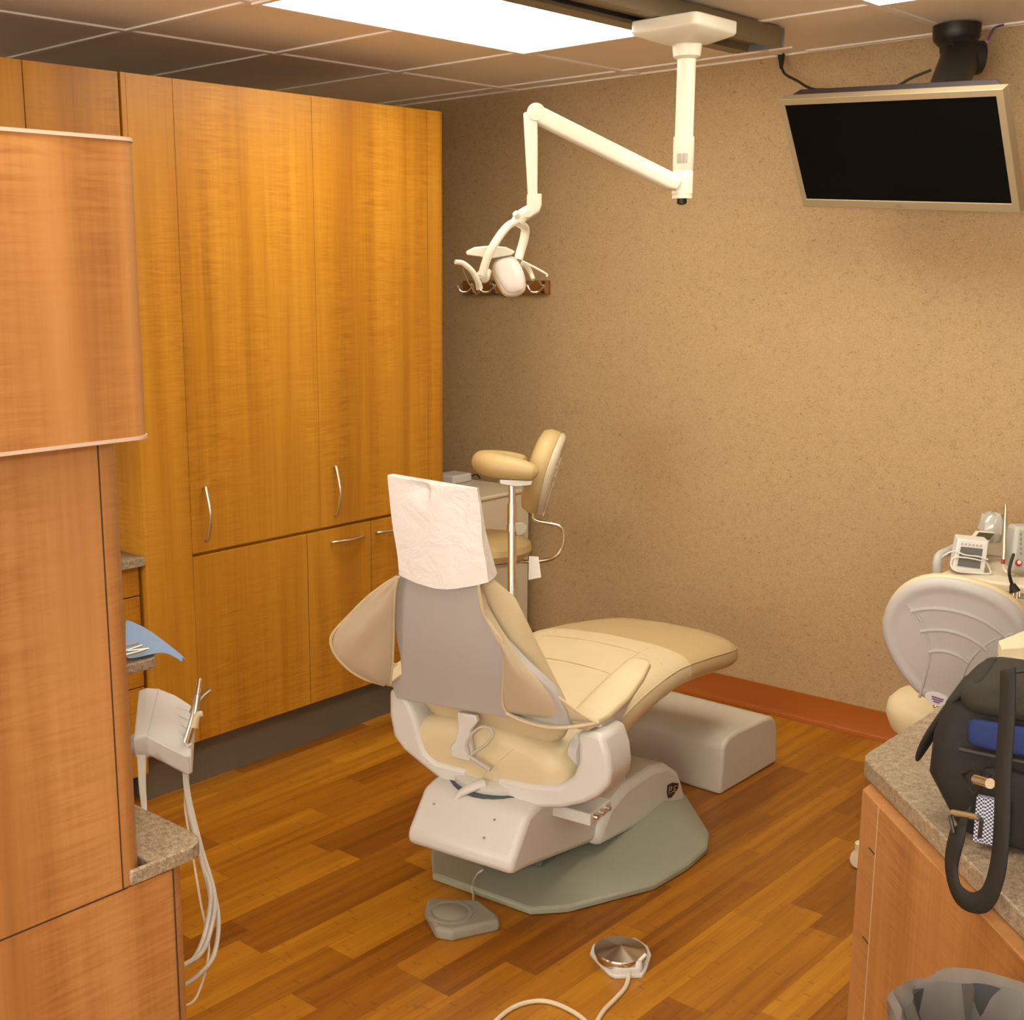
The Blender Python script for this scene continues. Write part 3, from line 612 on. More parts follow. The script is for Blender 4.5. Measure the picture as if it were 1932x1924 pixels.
# control box under the yoke
bm = NB(); box(bm, (.06, -.22, .268), (.262, -.10, .302)); L(bm, 'junction_box', WHITE, bevel=.004)
bm = NB()
for k in range(3): tube(bm, [V(.262, -.20+k*.035, .289), V(.275, -.20+k*.035, .289)], .006, 8, 0)
bm.free()
for k in range(3): L(tube(NB(), [V(.262, -.20+k*.035, .289), V(.275, -.20+k*.035, .289)], .006, 8, 0), 'connector', STEEL)
# lever
bm = NB(); tube(bm, [Q(914, 1478, b=-.30), Q(890, 1486, b=-.325), Q(866, 1500, b=-.34), Q(850, 1530, b=-.35)], (.019, .0105), 14, 5, .75); L(bm, 'recline_lever', WHITE)
# seat and foot
def seat_ring(b, zt, zb, hw, c=A0, n=36, crown=.02):
    out = []; h = (zt-zb)/2; m = (zt+zb)/2
    for k in range(n):
        t = 2*math.pi*k/n; ca, sa = math.cos(t), math.sin(t)
        x = hw*math.copysign(abs(ca)**.45, ca); z = h*math.copysign(abs(sa)**.62, sa)
        if sa > 0: z += crown*(1-(x/hw)**2)
        out.append(V(c+x, b, m+z))
    return out
sec = [(-.285, .44, .36, .19), (-.278, .468, .34, .23), (-.25, .480, .320, .252), (-.20, .488, .315, .262), (-.10, .495, .345, .268), (.0, .520, .395, .270), (.12, .545, .425, .272), (.25, .562, .447, .276), (.36, .568, .458, .280), (.45, .562, .458, .283)]
bm = NB(); loft(bm, [seat_ring(*s) for s in sec]); seat = L(bm, 'seat_cushion', CREAM, ang=75)
fs = [(.445, .562, .459, .2835), (.52, .553, .453, .284), (.62, .541, .440, .284), (.72, .526, .426, .282), (.80, .514, .414, .276), (.86, .505, .408, .264), (.885, .495, .412, .242), (.892, .48, .425, .20)]
bm = NB(); loft(bm, [seat_ring(*s) for s in fs]); foot = L(bm, 'foot_cushion', FOOT, ang=75)
def seam(pts, r=.0022, m=CREAM, par=seat): L(tube(NB(), pts, r, 6, 5), 'seam', m, par)
for sx in (1, -1):
    seam([V(A0+sx*hw*.985, b, (zt+zb)/2+(zt-zb)*.24) for b, zt, zb, hw in sec[3:]])
    L(tube(NB(), [V(A0+sx*hw*.985, b, (zt+zb)/2+(zt-zb)*.24) for b, zt, zb, hw in fs[:6]], .0022, 6, 5), 'seam', FOOT, foot)
def topz(b, x):
    k = next(i for i in range(len(sec)-1) if sec[i+1][0] >= b or i == len(sec)-2); s0, s1 = sec[k], sec[k+1]; f = (b-s0[0])/(s1[0]-s0[0])
    zt = s0[1]+(s1[1]-s0[1])*f; hw = s0[3]+(s1[3]-s0[3])*f; xr = min(.999, abs(x-A0)/hw); zb = s0[2]+(s1[2]-s0[2])*f; h = (zt-zb)/2
    ca = xr**(1/.45); sa = math.sqrt(max(0, 1-ca*ca)); return (zt+zb)/2+h*sa**.62+.02*(1-xr**2)+.0004
for sx in (1, -1): seam([V(A0+sx*.16, b, topz(b, A0+sx*.16)) for b in (-.1, 0, .1, .2, .3, .4)], .0016)
seam([V(A0+x, .34-.3*x*x, topz(.34-.3*x*x, A0+x)) for x in (-.24, -.16, -.08, 0, .08, .16, .24)], .0016)
seam([V(A0+x, .16-.3*x*x, topz(.16-.3*x*x, A0+x)) for x in (-.24, -.16, -.08, 0, .08, .16, .24)], .0016)
seam([V(A0+x, -.2845 if abs(x) < .14 else -.275, z) for x, z in ((.10, .46), (.06, .42), (.02, .38), (.0, .35))], .0016)
# back shell
lft = [(751, 1078), (748, 1095), (744, 1115), (742, 1145), (746, 1201), (754, 1240), (757, 1275), (737, 1288), (747, 1318)]
rgt = [(1076, 1377), (1068, 1345), (1040, 1300), (990, 1255), (951, 1214), (933, 1188), (914, 1156), (907, 1125), (903, 1100)]
outl = [QL(u, v, -.01) for u, v in lft+rgt]
bm = NB(); prism(bm, outl, (0, .022, .009)); shell = L(bm, 'back_shell', SHELL, bevel=.005)
# back cushion
def bz(z): return -.30-.42*(z-.555) if z < .90 else (-.445-.9*(z-.90) if z < .95 else -.490)
def back_ring(z, hw, th, c0=A0, off=.022):
    return sup(V(c0, bz(z)+off+th/2, z), (1, 0, 0), V(0, 1, .42 if z < .9 else .1).normalized(), hw, th/2, 32, 3.0)
bm = NB(); loft(bm, [back_ring(*s_) for s_ in ((.485, .18, .05), (.50, .215, .08), (.53, .23, .10), (.60, .225, .105), (.664, .205, .105), (.755, .180, .10), (.82, .165, .095), (.885, .148, .09), (.955, .110, .075), (1.03, .10, .05), (1.12, .10, .04), (1.15, .09, .03), (1.155, .07, .015))])
cush = L(bm, 'back_cushion', CREAM, ang=75)
# paper headrest cover, a loose bag
def lerp2(pts, f):
    f = f*(len(pts)-1); k = min(int(f), len(pts)-2); t_ = f-k
    return pts[k][0]+(pts[k+1][0]-pts[k][0])*t_, pts[k][1]+(pts[k+1][1]-pts[k][1])*t_
topc = [(731, 897), (752, 903), (780, 908), (810, 914), (840, 917), (870, 919), (900, 921)]
botc = [(754, 1085), (767, 1093), (782, 1100), (800, 1105), (822, 1109), (845, 1110), (868, 1109), (890, 1106), (906, 1103), (922, 1098)]
NR, NX_ = 16, 14; rings = []
for j in range(NR+1):
    f = j/NR; bb = -.503+.018*f; thk = .010+.105*min(1, f*2.2)**.7; ring = []
    lx, ly = lerp2([(731, 897), (731, 915), (734, 945), (740, 985), (745, 1020), (750, 1055), (754, 1085)], f)
    rx, ry = lerp2([(900, 921), (903, 945), (906, 975), (909, 1005), (912, 1035), (917, 1068), (922, 1098)], f)
    for i in range(NX_+1):
        g_ = i/NX_; u = lx+(rx-lx)*g_; v = ly+(ry-ly)*g_
        tu, tv = lerp2(topc, g_); bu, bv = lerp2(botc, g_); v += (tv-(897+24*g_))*(1-f)+(bv-(1085+13*g_))*f
        p = Q(u, v, b=bb); p.y -= .012*math.sin(math.pi*g_)*f
        dent = 1.25*math.exp(-((g_-.36)/.10)**2)*math.exp(-((f-.12)/.10)**2)*.030-math.exp(-((g_-.50)/.05)**2)*math.exp(-((f-.16)/.10)**2)*.012
        p.y += dent+.0035*math.sin(g_*9+f*5)*math.sin(f*7+g_*3)*(1 if 0 < f < 1 else .4)
        ring.append(p)
    pl_, pr_ = ring[0], ring[-1]
    fr_ = Q(*lerp2([(901, 920), (908, 955), (916, 1000), (926, 1040), (938, 1081)], f), b=bb+thk)
    fl_ = V(pl_.x+.012, bb+thk, pl_.z+.004)
    for k in (1, 2, 3): ring.append(pr_.lerp(fr_, k/4)+V(.004*math.sin(math.pi*k/4), 0, 0))
    for i in range(NX_+1): ring.append(fr_.lerp(fl_, i/NX_)+V(0, .008*math.sin(math.pi*i/NX_)*min(1, f*3), 0))
    for k in (1, 2, 3): ring.append(fl_.lerp(pl_, k/4)+V(-.004*math.sin(math.pi*k/4), 0, 0))
    rings.append(ring)
bm = NB(); loft(bm, rings, cap=False); n0 = len(rings[0])
bm.verts.ensure_lookup_table(); bm.faces.new([bm.verts[i] for i in range(n0)])
cov = put('headrest_cover', bm, PAPER, None, world=False, ang=50)
cov.location = tuple(OC); cov.rotation_euler = (0, 0, TH)
tag(cov, 'white disposable paper cover pulled over the dental chair headrest', 'headrest cover')
# armrests
for s in (1, -1):
    def MX(p): return p if s == 1 else V(2*A0-p.x, p.y, p.z)
    ax = .265
    ars = [MX(V(ax, b, z)) for b, z in ((-.30, .572), (-.22, .582), (-.12, .600), (-.02, .628), (.04, .648), (.06, .652))]
    rings = [sup(p, (1, 0, 0), (0, -.2, 1), w, h, 24, 3) for p, (w, h) in zip(ars, ((.03, .010), (.048, .016), (.052, .016), (.045, .015), (.035, .013), (.018, .006)))]
    bm = NB(); loft(bm, rings); L(bm, 'armrest', CREAM, ang=80)
    bm = NB(); pr = [(-.215, .515), (-.165, .515), (-.13, .540), (-.03, .605), (-.05, .612), (-.14, .583), (-.24, .572), (-.25, .545)]
    prism(bm, [MX(V(.30, b, z)) for b, z in pr], (-.05*s, 0, 0)); L(bm, 'armrest_bracket', WHITE, bevel=.006)
# upholstered wings (slings)
def sheet(Lr, Rr, n=9, bulge=.03, sag=0, th=.010, m=SLING, name='side_sling', wr=.004):
    rows = []; M_ = len(Lr)
    for j in range(M_):
        row = []
        for i in range(n):
            f = i/(n-1); p = Lr[j].lerp(Rr[j], f); w = math.sin(math.pi*f)
            e = math.sin(math.pi*min(1, j/(M_-1)*1.0)) if M_ > 1 else 1
            p = p+V(0, -bulge*w*(.3+.7*e), -sag*w)+V(0, wr*math.sin(j*1.7+i*1.1), 0)*w
            row.append(p)
        rows.append(row)
    bm = NB(); loft(bm, rows, closed=False); return L(bm, name, m, sub=2, solid=th)
Li = [(903, 1104), (909, 1133), (914, 1159), (933, 1188), (949, 1214), (950, 1265), (948, 1322), (956, 1346)]
Lb = [-.435, -.43, -.42, -.40, -.385, -.375, -.36, -.34]
Ro = [(906, 1104), (915, 1135), (930, 1165), (958, 1212), (990, 1258), (1035, 1300), (1090, 1342), (1128, 1364)]
Rb = [-.455, -.435, -.415, -.40, -.38, -.35, -.31, -.285]
rs = sheet([QL(*p, -.022) for p in Li], [Q(*p, b=b) for p, b in zip(Ro, Rb)], bulge=.022)
L(tube(NB(), [Q(*p, b=b-.004) for p, b in zip(Ro, Rb)], .004, 8, 5), 'piping', CREAM, rs)
L(tube(NB(), [QL(*p, -.026) for p in Li], .0035, 8, 5), 'piping', CREAM, rs)
L(tube(NB(), [Q(956, 1346, b=-.35), Q(990, 1362, b=-.352), Q(1040, 1373, b=-.345), Q(1090, 1370, b=-.32), Q(1130, 1363, b=-.285)], .0055, 8, 5), 'piping', SLING, rs)
bm = NB(); loft(bm, [[Q(956, 1346, b=-.345), Q(1000, 1364, b=-.35), Q(1050, 1373, b=-.345), Q(1092, 1371, b=-.32), Q(1130, 1364, b=-.285)], [Q(956, 1338, b=-.28), Q(1000, 1350, b=-.27), Q(1050, 1362, b=-.25), Q(1092, 1362, b=-.24), Q(1128, 1360, b=-.24)]], closed=False); L(bm, 'sling_gusset', SLING, rs, sub=2, solid=.006)
Lo = [(749, 1088), (722, 1105), (690, 1130), (655, 1165), (627, 1197), (627, 1222), (645, 1250), (680, 1277), (725, 1292)]
Lbb = [-.465, -.465, -.465, -.465, -.465, -.46, -.44, -.40, -.34]
Lin = [(752, 1088), (746, 1112), (744, 1140), (743, 1170), (743, 1200), (742, 1225), (741, 1250), (739, 1272), (737, 1290)]
ls = sheet([Q(*p, b=b) for p, b in zip(Lo, Lbb)], [QL(*p, -.03) for p in Lin], bulge=.025, wr=.007)
L(tube(NB(), [Q(*p, b=b-.003) for p, b in zip(Lo, Lbb)], .0045, 8, 5), 'piping', CREAM, ls)
L(tube(NB(), [QL(*p, -.034) for p in Lin], .003, 8, 5), 'piping', CREAM, ls)
bm = NB(); loft(bm, [[Q(627, 1222, b=-.44), Q(645, 1250, b=-.43), Q(680, 1277, b=-.38), Q(725, 1292, b=-.31)], [V(-.36, -.20, .60), V(-.36, -.20, .585), V(-.36, -.20, .575), V(-.35, -.22, .57)]], closed=False); L(bm, 'sling_gusset', SLING, ls, sub=2, solid=.006)
# bracket and cable loop under the shell
bm = NB(); pr = [(862, 1344), (896, 1350), (900, 1362), (888, 1378), (886, 1395), (892, 1425), (884, 1437), (852, 1428), (848, 1408), (858, 1398), (864, 1375)]
prism(bm, [Q(u, v, b=-.305) for u, v in pr], (0, .018, 0)); br = L(bm, 'mounting_bracket', WHITE, bevel=.004)
L(tube(NB(), [Q(*p, b=-.315) for p in ((885, 1424), (880, 1405), (890, 1385), (908, 1372), (925, 1374), (929, 1388), (918, 1404), (900, 1416), (890, 1422))], .0042, 8, 6), 'cable_loop', HOSE, br)
L(tube(NB(), [Q(*p, b=-.312) for p in ((888, 1428), (905, 1440), (925, 1452))], .006, 8, 3), 'cable_stub', SHELL, br)
bm = NB(); pr = [(752, 1322), (792, 1330), (785, 1345), (772, 1350), (762, 1342)]; prism(bm, [Q(u, v, b=-.24) for u, v in pr], (0, .01, 0)); L(bm, 'hinge_plate', SLING, bevel=.003)
# ================================================================== FOOT CONTROLS
t = thing('foot_pedal', 'grey plastic foot pedal on the floor beside the chair base', 'foot pedal', tuple(P(870, 1740, z=0)))
fo = [(801, 1733), (803, 1717), (812, 1712), (905, 1716), (941, 1745), (943, 1756), (886, 1769), (853, 1777), (822, 1771)]
fb_ = [P(u, v, z=0) for u, v in fo]; c = sum(fb_, Vector())/len(fb_)
bm = NB(); loft(bm, [fb_, [p+V(0, 0, .022) for p in fb_], [p.lerp(c, .07)+V(0, 0, .032) for p in fb_]]); put('housing', bm, PEDAL, t, bevel=.006)
bm = NB(); lathe(bm, [(.064, .026), (.062, .034), (.052, .036), (.048, .034), (.04, .038), (.01, .041)], (c.x-.018, c.y-.008, 0)); put('tread', bm, PEDAL, t)
put('cord', tube(NB(), [P(893, 1712, z=.02), P(893, 1690, z=.012), P(891, 1672, z=.02), P(900, 1650, z=.03), P(912, 1640, z=.045)], .0032, 8, 5), HOSE, t)
t = thing('disc_pedal', 'round turned-steel foot control on white base with beige cord', 'foot pedal', tuple(P(1171, 1805, z=0)))
fo = [(1113, 1803), (1118, 1788), (1140, 1775), (1200, 1775), (1222, 1790), (1229, 1806), (1219, 1836), (1212, 1845), (1160, 1847), (1150, 1842), (1132, 1824)]
fb_ = [P(u, v, z=0) for u, v in fo]; c = sum(fb_, Vector())/len(fb_)
bm = NB(); loft(bm, [fb_, [p+V(0, 0, .008) for p in fb_], [p.lerp(c, .04)+V(0, 0, .0105) for p in fb_]]); put('base', bm, WHITE, t, bevel=.002)
dcn = P(1171, 1792, z=.036)
put('steel_disc', lathe(NB(), [(.055, .010), (.060, .014), (.0655, .030), (.0655, .036), (.064, .038), (.03, .044), (.001, .050)], (0, 0, 0), 64), TURNED, t, world=False).location = (dcn.x-t.location.x, dcn.y-t.location.y, 0)
bm = NB(); fo = [(1140, 1822), (1210, 1828), (1208, 1838), (1162, 1838)]; prism(bm, [P(u, v, z=.008) for u, v in fo], (0, 0, .016)); put('terminal_block', bm, WHITE, t, bevel=.003)
bm = NB(); q1 = P(1205, 1815, z=.035); lathe(bm, [(.009, .008), (.009, .034), (.006, .038)], (q1.x, q1.y, 0), 16); tube(bm, [q1+V(0, 0, .002), P(1218, 1801, z=.044)], .005, 8, 0); put('selector_lever', bm, WHITE, t)
cp = [P(1187, 1838, z=.012), P(1180, 1862, z=.006), P(1160, 1885, z=.006), P(1138, 1908, z=.006), P(1122, 1940, z=.006), P(1118, 2000, z=.006), P(1125, 2060, z=.006), P(1140, 2010, z=.006), P(1120, 1940, z=.006), P(1075, 1905, z=.008), P(1025, 1888, z=.006), P(975, 1897, z=.006), P(935, 1926, z=.006), P(900, 1970, z=.006)]
cp = cp[:5]+[P(1128, 1990, z=.0145)]+cp[8:]
cp = [P(1187, 1838, z=.012), P(1180, 1862, z=.006), P(1160, 1885, z=.006), P(1138, 1908, z=.006), P(1122, 1940, z=.006), P(1118, 1990, z=.006), P(1128, 2030, z=.006), P(1135, 1985, z=.007), P(1112, 1935, z=.006), P(1075, 1905, z=.006), P(1025, 1888, z=.006), P(975, 1897, z=.006), P(935, 1926, z=.006), P(900, 1970, z=.006)]
bm = NB(); tube(bm, cp, .0055, 8, 6); put('cord', bm, CORD, t)
# ================================================================== STOOLS
def back_outline(w, h, n=40):
    out = []
    for k in range(n):
        a = 2*math.pi*k/n; x = math.cos(a); y = math.sin(a); s = 1.0 if y > 0 else 1-.42*(-y)**1.2
        e = 2.3; out.append((w/2*s*math.copysign(abs(x)**(2/e), x), h/2*math.copysign(abs(y)**(2/e), y)))
    return out
def stool(name, label, loc, rz, seat_z, back_z, pad, shellm, w=.38, h=.36, tilt=.12, back_y=-.235, seat_r=.2, rod=True, ty=1.0, ang0=0, leg_r=.265, sth=1.0, roll=0):
    t = thing(name, label, 'stool', loc, rz)
    def K(bm, nm, m, par=None, **k): return put(nm, bm, m, par or t, world=False, **k)
    K(lathe(NB(), [(seat_r*.75, seat_z-.075*sth), (seat_r*.93, seat_z-.067*sth), (seat_r, seat_z-.042*sth), (seat_r*.975, seat_z-.020*sth), (seat_r*.88, seat_z-.006*sth), (seat_r*.6, seat_z), (.02, seat_z+.003)]), 'seat', pad)
    K(lathe(NB(), [(.05, seat_z-.10), (seat_r*.8, seat_z-.09), (seat_r*.85, seat_z-.074)]), 'seat_pan', STOOLSHELL)
    K(lathe(NB(), [(.025, .09), (.025, seat_z-.09)]), 'gas_column', CHROME)
    K(lathe(NB(), [(.045, .07), (.045, .11), (.03, .14)]), 'hub', WHITE)
    for k in range(5):
        a = math.radians(72*k)+ang0; d = V(math.cos(a), math.sin(a), 0)
        lg = K(tube(NB(), [d*.03+V(0, 0, .10), d*.15+V(0, 0, .095), d*(leg_r-.01)+V(0, 0, .075)], (.02, .015), 10, 3), 'leg', WHITE)
        cs = NB(); cc_ = d*leg_r; lathe(cs, [(.016, .052), (.018, .060), (.018, .075), (.012, .08)], cc_, 16)
        K(cs, 'caster_cap', CREAM, lg)
        cs = NB(); lathe(cs, [(.008, -.017), (.026, -.016), (.028, 0), (.026, .016), (.008, .017)], (0, 0, 0), 20, 'y'); bmesh.ops.translate(cs, verts=cs.verts, vec=cc_+V(0, 0, .028)); K(cs, 'caster_wheel', [CREAM], lg)
    # back: local frame, y=back_y, leaning
    T_ = Matrix.Translation((0, back_y, back_z)) @ Matrix.Rotation(tilt, 4, 'X') @ Matrix.Rotation(roll, 4, 'Y')
    ol_ = back_outline(w, h)
    def curve(x): return .55*x*x
    def ring(f, y): return [V(x*f, y+curve(x*f), z*f) for x, z in ol_]
    bm = NB(); loft(bm, [ring(.93, 0), ring(1.0, .008), ring(1.0, .028*ty), ring(.93, .045*ty), ring(.7, .054*ty), ring(.35, .057*ty), ring(.05, .058*ty)]); bm.transform(T_); K(bm, 'back_cushion', pad, ang=80)
    bm = NB(); loft(bm, [ring(.985, .004), ring(.99, -.006), ring(.94, -.017), ring(.86, -.021), ring(.83, -.017), ring(.75, -.018), ring(.4, -.019), ring(.05, -.019)]); bm.transform(T_); sh = K(bm, 'back_shell', shellm, ang=60)
    # raised fan ribs on the shell
    def rib(r, a0, a1, rr=.006, cz=-.10*h/.36):
        pts = []
        for k in range(9):
            a = a0+(a1-a0)*k/8; x, z = r*math.sin(a), cz+r*math.cos(a); pts.append(V(x, -.019+curve(x), z))
        bm = NB(); tube(bm, pts, rr, 8, 3); bm.transform(T_); K(bm, 'fan_rib', shellm, sh)
    s = w/.38
    for r in (.085*s, .145*s, .205*s): rib(r, -.62, .62)
    for sx in (1, -1):
        pts = [(sx*.045, -.17), (sx*.045, -.10), (sx*.05, -.03), (sx*.085, .04), (sx*.135, .078)]
        bm = NB(); tube(bm, [V(x*s, -.018+curve(x*s), z*h/.36) for x, z in pts], .004, 8, 4); bm.transform(T_); K(bm, 'shell_groove', shellm, sh)
    if rod:
        bm = NB(); tube(bm, [T_ @ V(0, .012, -.12), T_ @ V(0, .008, -h/2-.02), V(0, back_y-.045, seat_z+.04), V(0, back_y-.04, seat_z-.05), V(0, back_y+.03, seat_z-.088), V(0, -.05, seat_z-.090)], .0075, 10, 6); K(bm, 'back_rod', CHROME)
    return t, K, sh, T_
c = P(921, 1015, z=.72); rzL = math.radians(124)
SDL = -(RM @ (np.array([c.x, c.y-.05, .8])-CAM))[2]
# assistant stool (left)
t, K, sh, T_ = stool('assistant_stool', 'tan assistant stool with curved body rest against the far wall', (c.x, c.y-.05, 0), rzL, .735, D(1042, 888, SDL).z, CREAM2, STOOLSHELL, w=.285, h=.315, tilt=.27, back_y=-.258, seat_r=.195, ty=1.45, ang0=math.radians(53))
wI = MATS[t.name].inverted()
def dl(u, v, d): return wI @ D(u, v, d)
SD = -(RM @ (np.array([c.x, c.y-.05, .8])-CAM))[2]; pd_ = SD-.24
post = [dl(966, 1118, pd_+.0), dl(966, 1095, pd_), dl(966, 1000, pd_), dl(966, 905, pd_)]
K(tube(NB(), [dl(968, 1190, pd_+.03), dl(967, 1160, pd_), dl(966, 1080, pd_), dl(966, 990, pd_)], .0155, 14, 4), 'support_post', CHROME)
K(tube(NB(), [dl(966, 1004, pd_), dl(966, 950, pd_)], .0165, 14, 0), 'support_sleeve', CHROME); K(tube(NB(), [dl(966, 950, pd_), dl(966, 905, pd_)], .0125, 14, 0), 'inner_tube', CHROME)
K(tube(NB(), [dl(966, 1002, pd_), dl(966, 990, pd_)], .019, 14, 0), 'clamp_ring', CHROME)
K(tube(NB(), [dl(968, 1186, pd_+.03), wI @ V(c.x, c.y-.05, .42)], .012, 12, 0), 'support_bracket', CHROME)
bm = NB(); kp = [(973, 987), (986, 985), (996, 992), (994, 1003), (984, 1011), (974, 1010)]; prism(bm, [dl(u, v, pd_-.015) for u, v in kp], wI.to_3x3() @ Vector(-RM[2])*.02); K(bm, 'adjuster_knob', mat('grey_knob', (.36, .33, .26), .5), bevel=.004)
bm = NB(); tube(bm, [dl(u, v, pd_+k) for u, v, k in ((1014, 893, -.03), (1006, 891, -.025), (985, 887, -.015), (955, 882, .0), (928, 877, .03), (912, 872, .09), (915, 868, .16), (935, 865, .21), (960, 865, .24), (985, 868, .25), (994, 870, .25))],
    [.010, .028, .038, .043, .044, .042, .037, .031, .026, .021, .009], 20, 5)
K(bm, 'body_rest', CREAM2, ang=80)
bm = NB(); prism(bm, [dl(u, v, pd_-.03) for u, v in ((943, 905), (1005, 907), (1002, 915), (975, 918), (944, 913))], wI.to_3x3() @ Vector(-RM[2])*.06); K(bm, 'rest_plate', WHITE, bevel=.002)
bm = NB(); prism(bm, [dl(u, v, SD-.16) for u, v in ((998, 1049), (1016, 1050), (1021, 1089), (997, 1094))], wI.to_3x3() @ Vector(-RM[2])*.0008); tg = K(bm, 'paper_tag', PAPER2, smooth=False)
# operator stool (right)
bc_ = P(1798, 1214, y=3.22)
rz = math.radians(12); fw = V(-math.sin(rz), math.cos(rz), 0); loc = V(bc_.x, bc_.y, 0)+fw*.20
cst = P(1622, 1636, z=0); dl_ = cst-loc
t, K, sh, T_ = stool('operator_stool', 'pale operator stool with ribbed round-back shell beside the right counter', (loc.x, loc.y, 0), rz, .545, bc_.z, CREAM, SHELL, w=.365, h=.355, tilt=.14, roll=.17, back_y=-.20, seat_r=.185, sth=1.35, ang0=math.atan2(dl_.y, dl_.x)-rz, leg_r=max(.22, min(.3, math.hypot(dl_.x, dl_.y))))
bm = NB(); lathe(bm, [(.002, .0), (.032, .0), (.031, .003), (.002, .004)], (0, 0, 0), 32); bm.transform(Matrix.Scale(.6, 4, (0, 1, 0))); bm.transform(T_ @ Matrix.Translation((0, -.020, -.155)) @ Matrix.Rotation(math.pi/2, 4, 'X')); st_ = K(bm, 'oval_sticker', SATIN, sh)
bm = NB()
for zz, hw_ in ((.0045, .015), (-.0015, .013), (-.0075, .008)): box(bm, (-hw_, -.0255, -.155+zz-.0016), (hw_, -.0235, -.155+zz+.0016))
bm.transform(T_); K(bm, 'sticker_print', mat('purple_print', (.16, .08, .28), .6), st_, smooth=False)
# ================================================================== WHITE CART BY THE CORNER
t = thing('equipment_cart', 'white equipment cart in the far corner behind the tan stool', 'cart', (-3.62, 4.08, 0))
bm = NB(); box(bm, (-3.88, 3.72, .06), (-3.392, 4.34, .745)); put('body', bm, CARTW, t, bevel=.006)
put('top', B((-3.885, 3.71, .745), (-3.386, 4.35, .765)), CARTW, t, bevel=.008)
bm = NB(); lathe(bm, [(.03, .765), (.034, .769), (.026, .770), (.01, .767)], (-3.52, 3.93, 0)); put('cup_ring', bm, WHITE, t)
for x_, y_ in ((-3.42, 4.31), (-3.42, 3.76), (-3.85, 4.31), (-3.85, 3.76)):
    bm = NB(); lathe(bm, [(.012, -.014), (.030, -.013), (.030, .013), (.012, .014)], (x_+.01, y_, .030), 18, 'x'); put('caster_wheel', bm, WHITE, t)
bm = NB(); q = P(862, 900, z=.79); box(bm, (-3.80, q.y-.06, .766), (q.x+.03, q.y+.07, .805)); tag(put('small_box', bm, SATIN, None, bevel=.008), 'small white box on top of the white corner cart', 'box')
tag(put('black_cord', tube(NB(), [P(845, 909, z=.773), P(862, 909, z=.771), P(880, 902, z=.775), P(898, 895, z=.785), P(906, 902, z=.771)], .0035, 8, 5), RUBBER, None), 'thin black cord lying across the white corner cart', 'cord')
# ================================================================== RIGHT CART AND DEVICES
CZ = .82; fp = P(1772, 1081, z=CZ); CYF = fp.y; CX0 = fp.x
t = thing('instrument_cart', 'beige drawer cart against the tan wall at the right edge', 'cart', (CX0+.3, CYF+.2, 0))
put('top', B((CX0, CYF, CZ-.028), (CX0+.62, CYF+.42, CZ)), CARTW, t, bevel=.008)
put('body', B((CX0+.015, CYF+.02, .10), (CX0+.60, CYF+.41, CZ-.028)), CARTW, t, bevel=.004)
for k, (z0, z1) in enumerate(((.69, .78), (.52, .68), (.32, .51), (.12, .31))):
    d_ = put('drawer', B((CX0+.018, CYF+.004, z0), (CX0+.597, CYF+.022, z1)), mat('drawer_white', (.62, .57, .47), .4), t, bevel=.004)
    put('drawer_pull', tube(NB(), [V(CX0+.12, CYF-.001, z1-.018), V(CX0+.18, CYF-.012, z1-.02), V(CX0+.42, CYF-.012, z1-.02), V(CX0+.48, CYF-.001, z1-.018)], .006, 8, 4), SHELL, d_)
bm = NB(); tube(bm, [V(CX0-.012, CYF+.03, CZ-.05), V(CX0-.018, CYF+.03, CZ+.035), V(CX0-.018, CYF+.12, CZ+.045), V(CX0-.018, CYF+.34, CZ+.045), V(CX0-.012, CYF+.38, CZ-.03)], .013, 12, 5); put('rail', bm, SHELL, t)
for x_, y_ in ((CX0+.05, CYF+.05), (CX0+.55, CYF+.05), (CX0+.05, CYF+.37), (CX0+.55, CYF+.37)):
    bm = NB(); lathe(bm, [(.012, -.014), (.04, -.013), (.04, .013), (.012, .014)], (x_, y_, .04), 18, 'x'); bm2 = box(bm, (x_-.012, y_-.012, .04), (x_+.012, y_+.012, .105)); put('caster_wheel', bm, BLACK, t)
dp = -(RM @ (np.array(P(1835, 1083, z=CZ))-CAM))[2]
# device 1
def blockdev(name, label, cat, face, dpt, back, m, par=None, bev=.004):
    t = thing(name, label, cat, tuple(D(*face[-1], dpt)))
    f4 = [D(u, v, dpt+k) for (u, v), k in zip(face, (0.03, .03, 0, 0))] if len(face) == 4 else [D(u, v, dpt) for u, v in face]
    bm = NB(); prism(bm, f4, back); put('case', bm, m, t, bevel=bev); return t, f4
kx = Vector(RM[0]); kd = -Vector(RM[2]); kd.z = 0; kd.normalize()
t, f4 = blockdev('apex_locator', 'small white device with square grey display wrapped by its cord', 'dental device', [(1808, 1016), (1866, 1022), (1857, 1084), (1796, 1076)], dp-.01, kd*.07+kx*.02, SATIN)
def onface(f4, u, v, w): return f4[0].lerp(f4[1], u).lerp(f4[3].lerp(f4[2], u), v)+w
nf = (f4[1]-f4[0]).cross(f4[3]-f4[0]).normalized(); nf = nf if nf.dot(Vector(RM[2])) > 0 else -nf
bm = NB(); prism(bm, [onface(f4, u, v, nf*.0005) for u, v in ((.13, .24), (.83, .24), (.83, .84), (.13, .84))], nf*.0015); put('display', bm, LCD, t, smooth=False)
bm = NB()
for k in range(6): prism(bm, [onface(f4, .12+.12*k+a, .12+b, nf*.0005) for a, b in ((0, 0), (.07, 0), (.07, .06), (0, .06))], nf*.001)
put('printed_marks', bm, mat('faint_print', (.45, .42, .42), .6), t, smooth=False)
wr = [(1866, 1046), (1850, 1058), (1800, 1050), (1790, 1052), (1778, 1049), (1774, 1054), (1790, 1060), (1800, 1056), (1850, 1052), (1868, 1056), (1872, 1068), (1862, 1078)]
